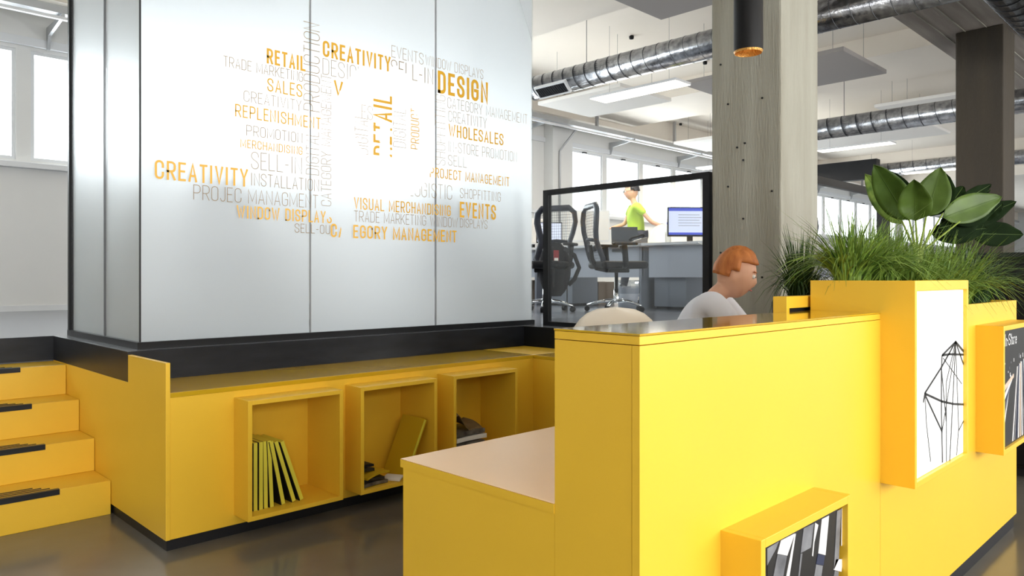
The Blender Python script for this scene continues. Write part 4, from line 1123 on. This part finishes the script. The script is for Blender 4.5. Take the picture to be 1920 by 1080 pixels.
MB().box(0.12, 0.13, -0.09, -0.07, -0.3, 0.0).build('loose_strap', FABB, bpk, local=True)

def shell_chair(loc, ang, label, group):
    rt = thing('shell_chair', loc, label, 'chair', group, ang)    # faces local +x
    def sh_(u, v):
        a = (v - 0.5) * 2
        if u < 0.5:
            t = u / 0.5; x = 0.22 - 0.38 * t; z = 0.47 - 0.02 * math.sin(t * PI); w_ = 0.21 + 0.01 * t
        else:
            t = (u - 0.5) / 0.5; w_ = 0.22
            if t > 0.4:
                ph_ = (t - 0.4) / 0.6 * PI / 2; t = 0.4 + 0.6 * math.sin(ph_); w_ = 0.22 * max(0.0, math.cos(ph_)) ** 0.62
            x = -0.16 - 0.10 * t ** 0.7; z = 0.47 + 0.42 * t
            x += 0.05 * a * a * w_ / 0.22
        return Vector((x, a * w_, z + (0.03 * a * a if u < 0.5 else 0)))
    mb = MB().grid(sh_, 28, 12)
    mb.build('shell', SHELLW, rt, local=True, smooth=True, solid=0.014)
    star_base(rt, 0, 0.27, CHROME, CHAIRB)
    return rt
s1 = shell_chair((2.70, 2.09, 0), math.radians(40), 'empty white shell chair whose rounded back shows above the counter', 'white shell chairs behind the counter')
s1.scale = (1.0, 1.0, 1.2)
s2 = dup(s1, (3.33, 2.17, 0), math.radians(-66), 'white shell chair on which the ginger haired person sits'); s2.scale = (1, 1, 0.95)
s3 = dup(s1, (8.2, 5.75, PZ), math.radians(170), 'cream shell chair across the desk, below the person in lime green'); s3.scale = (1, 1, 1.2); s3['group'] = 'shell chairs in the office'

# dark high-back chairs added behind the frosted glass to make its dark blurs
for (x_, y_, lab, h_) in ((1.9, 4.85, 'dark high-backed chair added to make the blur in the left frosted pane', 0.98), (3.6, 4.85, 'dark high-backed chair added to make the blur in the right frosted pane', 1.02)):
    r = thing('added_chair', (x_, y_, PZ), lab, 'chair', None)
    MB().box(-0.22, 0.22, -0.22, 0.22, 0.36, 0.46).build('seat', CHAIRF, r, local=True, bevel=0.03)
    MB().grid(lambda u, v: Vector(((u - 0.5) * 0.5 * (1 - 0.35 * v ** 2), -0.24 - 0.06 * (1 - (2 * u - 1) ** 2), 0.4 + (h_ - 0.4) * v * (1 - 0.1 * abs(2 * u - 1) ** 3))), 10, 8).build('backrest', CHAIRF, r, local=True, smooth=True, solid=0.04)
    for sx in (-1, 1):
        for sy in (-1, 1):
            MB().tube([(sx * 0.18, sy * 0.18, 0.37), (sx * 0.21, sy * 0.21, 0)], 0.012, 8).build('leg', CHROME, r, local=True)

# ================================================================ PEOPLE
def eval_mesh(o):
    dg = bpy.context.evaluated_depsgraph_get(); dg.update()
    me = bpy.data.meshes.new_from_object(o.evaluated_get(dg)); return me
def skin_obj(verts, edges, radii, sub=2, root=0):
    me = bpy.data.meshes.new('tmp'); me.from_pydata(verts, edges, [])
    o = bpy.data.objects.new('tmp', me); COL.objects.link(o)
    o.modifiers.new('s', 'SKIN'); sk = me.skin_vertices[0].data
    for i, r in enumerate(radii):
        sk[i].radius = r if isinstance(r, tuple) else (r, r); sk[i].use_root = (i == root)
    m = o.modifiers.new('u', 'SUBSURF'); m.levels = sub; m.render_levels = sub
    res = eval_mesh(o); bpy.data.objects.remove(o); return res
def head_mesh(c, fwd, up, s=1.0):
    """head: ellipsoid with jaw, nose, ears, brow; returns bmesh"""
    fwd = Vector(fwd).normalized(); up = Vector(up).normalized(); rt = fwd.cross(up).normalized(); up = rt.cross(fwd)
    M = Matrix((rt, fwd, up)).transposed().to_4x4(); M.translation = Vector(c)
    bm = bmesh.new(); bmesh.ops.create_uvsphere(bm, u_segments=28, v_segments=20, radius=1)
    for v in bm.verts:
        x, y, z = v.co
        X = x * 0.076; Y = y * 0.096; Z = z * 0.12
        if z < 0: X *= 1 - 0.32 * z * z; Y = Y * (1 - 0.22 * z * z) + 0.014 * z * z * (1 if y > 0 else 0)
        if y > 0.6 and -0.45 < z < 0.1 and abs(x) < 0.2: Y += 0.022 * (1 - abs(x) / 0.2) * (1 - abs(z + 0.2) / 0.3 if abs(z + 0.2) < 0.3 else 0)
        if y > 0.6 and 0.0 < z < 0.25 and 0.2 < abs(x) < 0.6: Y -= 0.006
        v.co = Vector((X, Y, Z)) * s
    for sgn in (-1, 1):
        r = bmesh.ops.create_uvsphere(bm, u_segments=10, v_segments=8, radius=1)
        for v in r['verts']: v.co = Vector((sgn * (0.074 + 0.006 * v.co.x * sgn) * s, (v.co.y * 0.017 - 0.008) * s, (v.co.z * 0.032 - 0.01) * s))
    bm.transform(M); return bm, M
def fuse(name, meshes, m_, parent, voxel=0.009, smooth=6):
    bm = bmesh.new()
    for me in meshes:
        if isinstance(me, bmesh.types.BMesh):
            t = bpy.data.meshes.new('t'); me.to_mesh(t); bm.from_mesh(t)
        else: bm.from_mesh(me)
    me = bpy.data.meshes.new(name); bm.to_mesh(me); bm.free(); me.materials.append(m_)
    o = bpy.data.objects.new(name, me); COL.objects.link(o)
    r = o.modifiers.new('r', 'REMESH'); r.mode = 'VOXEL'; r.voxel_size = voxel; r.use_smooth_shade = True
    sm = o.modifiers.new('sm', 'SMOOTH'); sm.iterations = smooth; sm.factor = 0.5
    e = eval_mesh(o); e.name = name
    if not e.materials: e.materials.append(m_)
    bpy.data.objects.remove(o)
    off = root_of(parent).location
    for v in e.vertices: v.co -= off
    ob = bpy.data.objects.new(name, e); COL.objects.link(ob); ob.parent = parent
    return ob
def hand(wrist, d, up, s=1.0, curl=0.5):
    """palm + five fingers skin chains; d = pointing direction, up = back of hand normal"""
    d = Vector(d).normalized(); up = Vector(up); up = (up - d * up.dot(d)).normalized(); sd = d.cross(up)
    out = []
    W = Vector(wrist)
    out.append(skin_obj([W - d * 0.01, W + d * 0.04 * s, W + d * 0.085 * s], [(0, 1), (1, 2)], [(0.022 * s, 0.016 * s), (0.034 * s, 0.013 * s), (0.036 * s, 0.012 * s)], 2))
    for k, ln in enumerate((0.068, 0.078, 0.073, 0.056)):
        b = W + d * 0.075 * s + sd * (0.028 - 0.0187 * k) * s
        v = [b]; a = 0.15
        for j in range(3):
            a += curl * 0.5; dd = d * math.cos(a) - up * math.sin(a); v.append(v[-1] + dd * ln * s / 3)
        out.append(skin_obj(v, [(0, 1), (1, 2), (2, 3)], [0.009 * s, 0.0085 * s, 0.008 * s, 0.006 * s], 1))
    b = W + d * 0.02 * s + sd * 0.026 * s
    t1 = (d * 0.6 + sd * 0.7 - up * 0.3).normalized(); t2 = (d * 0.9 + sd * 0.2 - up * 0.4).normalized()
    out.append(skin_obj([b, b + t1 * 0.035 * s, b + t1 * 0.035 * s + t2 * 0.028 * s, b + t1 * 0.035 * s + t2 * 0.05 * s], [(0, 1), (1, 2), (2, 3)], [0.012 * s, 0.0105 * s, 0.009 * s, 0.007 * s], 1))
    return out
def face_bits(par, M, s, hairm, glasses=False):
    off = root_of(par).location
    EYE = PRINTK
    for sg in (-1, 1):
        mb = MB(); cc = M @ (Vector((sg * 0.031, 0.083, 0.008)) * s)
        bm = bmesh.new(); bmesh.ops.create_uvsphere(bm, u_segments=10, v_segments=8, radius=0.011 * s); bm.transform(Matrix.Translation(cc - off))
        me = bpy.data.meshes.new('eye'); bm.to_mesh(me); bm.free(); me.materials.append(PAPER); o = bpy.data.objects.new('eye', me); COL.objects.link(o); o.parent = par
        bm = bmesh.new(); bmesh.ops.create_uvsphere(bm, u_segments=8, v_segments=6, radius=0.0055 * s); bm.transform(Matrix.Translation(M @ (Vector((sg * 0.031, 0.0915, 0.008)) * s) - off))
        me = bpy.data.meshes.new('iris'); bm.to_mesh(me); bm.free(); me.materials.append(EYE); o2 = bpy.data.objects.new('iris', me); COL.objects.link(o2); o2.parent = par
        MB().tube([M @ (Vector((sg * (0.016 + 0.015 * k), 0.092 - 0.005 * k, 0.03 + 0.003 * math.sin(k))) * s) for k in range(3)], 0.003 * s, 6).build('eyebrow', hairm, par)
        if glasses:
            MB().tube([M @ (Vector((sg * 0.033 + 0.024 * math.cos(a * PI / 6), 0.104, 0.006 + 0.018 * math.sin(a * PI / 6))) * s) for a in range(12)], 0.002, 5, closed=True).build('glasses_rim', PRINTK, par)
            MB().tube([M @ (Vector((sg * 0.057, 0.102, 0.008)) * s), M @ (Vector((sg * 0.08, -0.01, 0.01)) * s)], 0.002, 5).build('glasses_arm', PRINTK, par)
    MB().tube([M @ (Vector((x_ * 0.024, 0.0885 - 0.008 * x_ * x_, -0.062)) * s) for x_ in (-1, -0.5, 0, 0.5, 1)], [0.002, 0.004, 0.0045, 0.004, 0.002], 6).build('mouth', mat('lips', srgb(178, 96, 88), .5), par, smooth=True)
def hair_shell(par, M, s, m_, low=-0.3, puff=1.12, fr=0.35):
    bm = bmesh.new(); bmesh.ops.create_uvsphere(bm, u_segments=32, v_segments=24, radius=1)
    dele = []
    for v in bm.verts:
        x, y, z = v.co
        if (y > fr and z < 0.42) or z < low or (y > -0.05 and z < 0.02): dele.append(v)
    bmesh.ops.delete(bm, geom=dele, context='VERTS')
    rnd = random.Random(5)
    for v in bm.verts:
        x, y, z = v.co; j = 1 + 0.03 * math.sin(x * 23 + z * 9) + 0.02 * rnd.random()
        v.co = Vector((x * 0.079 * puff * j, (y * 0.1 - 0.004) * puff * j, z * 0.124 * (puff + 0.02) * j)) * s
    bm.transform(M)
    off = root_of(par).location
    me = bpy.data.meshes.new('hair'); bm.transform(Matrix.Translation(-off)); bm.to_mesh(me); bm.free(); me.materials.append(m_)
    me.polygons.foreach_set('use_smooth', [True] * len(me.polygons))
    o = bpy.data.objects.new('hair', me); COL.objects.link(o); o.parent = par
    md = o.modifiers.new('s', 'SOLIDIFY'); md.thickness = 0.012; md.offset = -1
    return o

# ---- seated person with ginger hair (behind the counter)
S = thing('person', (3.30, 2.14, 0), 'seated person with short ginger hair and white shirt, leaning forward behind the counter', 'person')
fd = Vector((0.42, -0.91, 0)).normalized(); lf = Vector((-fd.y, fd.x, 0))
pel = Vector((3.30, 2.16, 0.56)); 
che = pel + fd * 0.13 + Vector((0, 0, 0.33)); nk = pel + fd * 0.22 + Vector((0, 0, 0.575)); hd = pel + fd * 0.31 + Vector((0, 0, 0.655))
sh = lambda s: nk + lf * s * 0.18 + Vector((0, 0, -0.035)) - fd * 0.02
el = lambda s: sh(s) + fd * 0.16 + lf * s * 0.05 + Vector((0, 0, -0.2))
wr = lambda s: Vector((el(s).x, el(s).y, 0.76)) + fd * 0.2 - lf * s * 0.06
hp = lambda s: pel + lf * s * 0.09 + Vector((0, 0, -0.02))
kn = lambda s: hp(s) + fd * 0.40 + lf * s * 0.04 + Vector((0, 0, -0.03))
an = lambda s: kn(s) + Vector((0, 0, -0.42)) - fd * 0.02
vs = [pel, pel + (che - pel) * 0.5, che, nk, hd - Vector((0, 0, 0.05))]
ed = [(0, 1), (1, 2), (2, 3), (3, 4)]; rr = [0.095, 0.09, 0.09, 0.05, 0.05]
for s in (1, -1):
    n = len(vs); vs += [sh(s), el(s), wr(s)]; ed += [(2, n), (n, n + 1), (n + 1, n + 2)]; rr += [0.042, 0.034, 0.026]
    n = len(vs); vs += [hp(s), kn(s), an(s), Vector((an(s).x, an(s).y, 0.035)), Vector((an(s).x, an(s).y, 0.03)) + fd * 0.15]
    ed += [(0, n), (n, n + 1), (n + 1, n + 2), (n + 2, n + 3), (n + 3, n + 4)]; rr += [0.085, 0.06, 0.042, 0.035, 0.028]
bm_h, Mh = head_mesh(hd, fd + Vector((0, 0, -0.25)), Vector((0, 0, 1)) + fd * 0.25)
parts = [skin_obj(vs, ed, rr), bm_h]
for s in (1, -1): parts += hand(wr(s), fd, (0, 0, 1), 1.0, 0.25)
body = fuse('body', parts, SKIN, S)
face_bits(body, Mh, 1.0, HAIRO)
hair_shell(S, Mh, 1.0, HAIRO, low=-0.22, puff=1.12)
v2 = [pel, pel + (che - pel) * 0.5, che, nk - Vector((0, 0, 0.05))]; e2 = [(0, 1), (1, 2), (2, 3)]; r2 = [0.15, 0.145, 0.15, 0.085]
for s in (1, -1):
    n = len(v2); v2 += [sh(s), el(s), wr(s) + (el(s) - wr(s)) * 0.25]; e2 += [(2, n), (n, n + 1), (n + 1, n + 2)]; r2 += [0.072, 0.055, 0.042]
fuse('shirt', [skin_obj(v2, e2, r2)], SHIRTW, S, 0.012)
v3 = [pel - Vector((0, 0, 0.01))]; e3 = []; r3 = [(0.168, 0.12)]
for s in (1, -1):
    n = len(v3); v3 += [hp(s), kn(s), an(s) + Vector((0, 0, 0.05))]; e3 += [(0, n), (n, n + 1), (n + 1, n + 2)]; r3 += [0.098, 0.073, 0.056]
fuse('trousers', [skin_obj(v3, e3, r3)], TROUS, S, 0.012)

# ---- standing person in lime green (behind the desks)
W0 = at_d(1193, 570, 10.3)
Q = thing('person', (W0.x, W0.y, PZ), 'person in lime green top and glasses walking behind the desks, arm trailing back', 'person')
fd = Vector((-RT[0], -RT[1], 0)); lf = Vector((-fd.y, fd.x, 0)); b0 = Vector((W0.x, W0.y, PZ))
pel = b0 + Vector((0, 0, 0.9)); che = pel + Vector((0, 0, 0.33)) + fd * 0.0; nk = pel + Vector((0, 0, 0.50)) - fd * -0.03; hd = pel + fd * 0.07 + Vector((0, 0, 0.645))
sh = lambda s: nk + lf * s * 0.17 + Vector((0, 0, -0.05))
el = lambda s: sh(s) + (fd * 0.1 if s < 0 else -fd * 0.2) + Vector((0, 0, -0.24)) + lf * s * 0.04
wr = lambda s: el(s) + (fd * 0.2 + Vector((0, 0, -0.06)) if s < 0 else -fd * 0.2 + Vector((0, 0, -0.08)))
hp = lambda s: pel + lf * s * 0.09
kn = lambda s: b0 + lf * s * 0.09 + Vector((0, 0, 0.48)) + fd * 0.14 * s
an = lambda s: b0 + lf * s * 0.08 + Vector((0, 0, 0.08)) + fd * (0.22 if s > 0 else -0.2) * 1
vs = [pel, pel + (che - pel) * 0.5, che, nk, hd - Vector((0, 0, 0.05))]
ed = [(0, 1), (1, 2), (2, 3), (3, 4)]; rr = [0.085, 0.08, 0.08, 0.046, 0.045]
for s in (1, -1):
    n = len(vs); vs += [sh(s), el(s), wr(s)]; ed += [(2, n), (n, n + 1), (n + 1, n + 2)]; rr += [0.04, 0.033, 0.024]
    n = len(vs); vs += [hp(s), kn(s), an(s), Vector((an(s).x, an(s).y, PZ + 0.03)) + fd * 0.14]
    ed += [(0, n), (n, n + 1), (n + 1, n + 2), (n + 2, n + 3)]; rr += [0.08, 0.055, 0.038, 0.028]
bm_h, Mh = head_mesh(hd, fd + Vector((0, 0, -0.1)), Vector((0, 0, 1)))
parts = [skin_obj(vs, ed, rr), bm_h]
for s in (1, -1): parts += hand(wr(s), (wr(s) - el(s)), (0, 0, 1), 0.95, 0.5)
body = fuse('body', parts, SKIN, Q)
face_bits(body, Mh, 1.0, HAIRK, glasses=True)
hair_shell(Q, Mh, 1.0, HAIRK, low=0.0, puff=1.16)
v2 = [pel - Vector((0, 0, 0.12)), pel + (che - pel) * 0.5, che, nk - Vector((0, 0, 0.03))]; e2 = [(0, 1), (1, 2), (2, 3)]; r2 = [0.135, 0.12, 0.135, 0.075]
for s in (1, -1):
    n = len(v2); v2 += [sh(s), sh(s) + (el(s) - sh(s)) * 0.6]; e2 += [(2, n), (n, n + 1)]; r2 += [0.062, 0.055]
fuse('top', [skin_obj(v2, e2, r2)], SHIRTG, Q, 0.012)
v3 = [pel]; e3 = []; r3 = [(0.15, 0.11)]
for s in (1, -1):
    n = len(v3); v3 += [hp(s), kn(s), an(s) + Vector((0, 0, 0.03))]; e3 += [(0, n), (n, n + 1), (n + 1, n + 2)]; r3 += [0.09, 0.067, 0.052]
fuse('trousers', [skin_obj(v3, e3, r3)], TROUS, Q, 0.012)
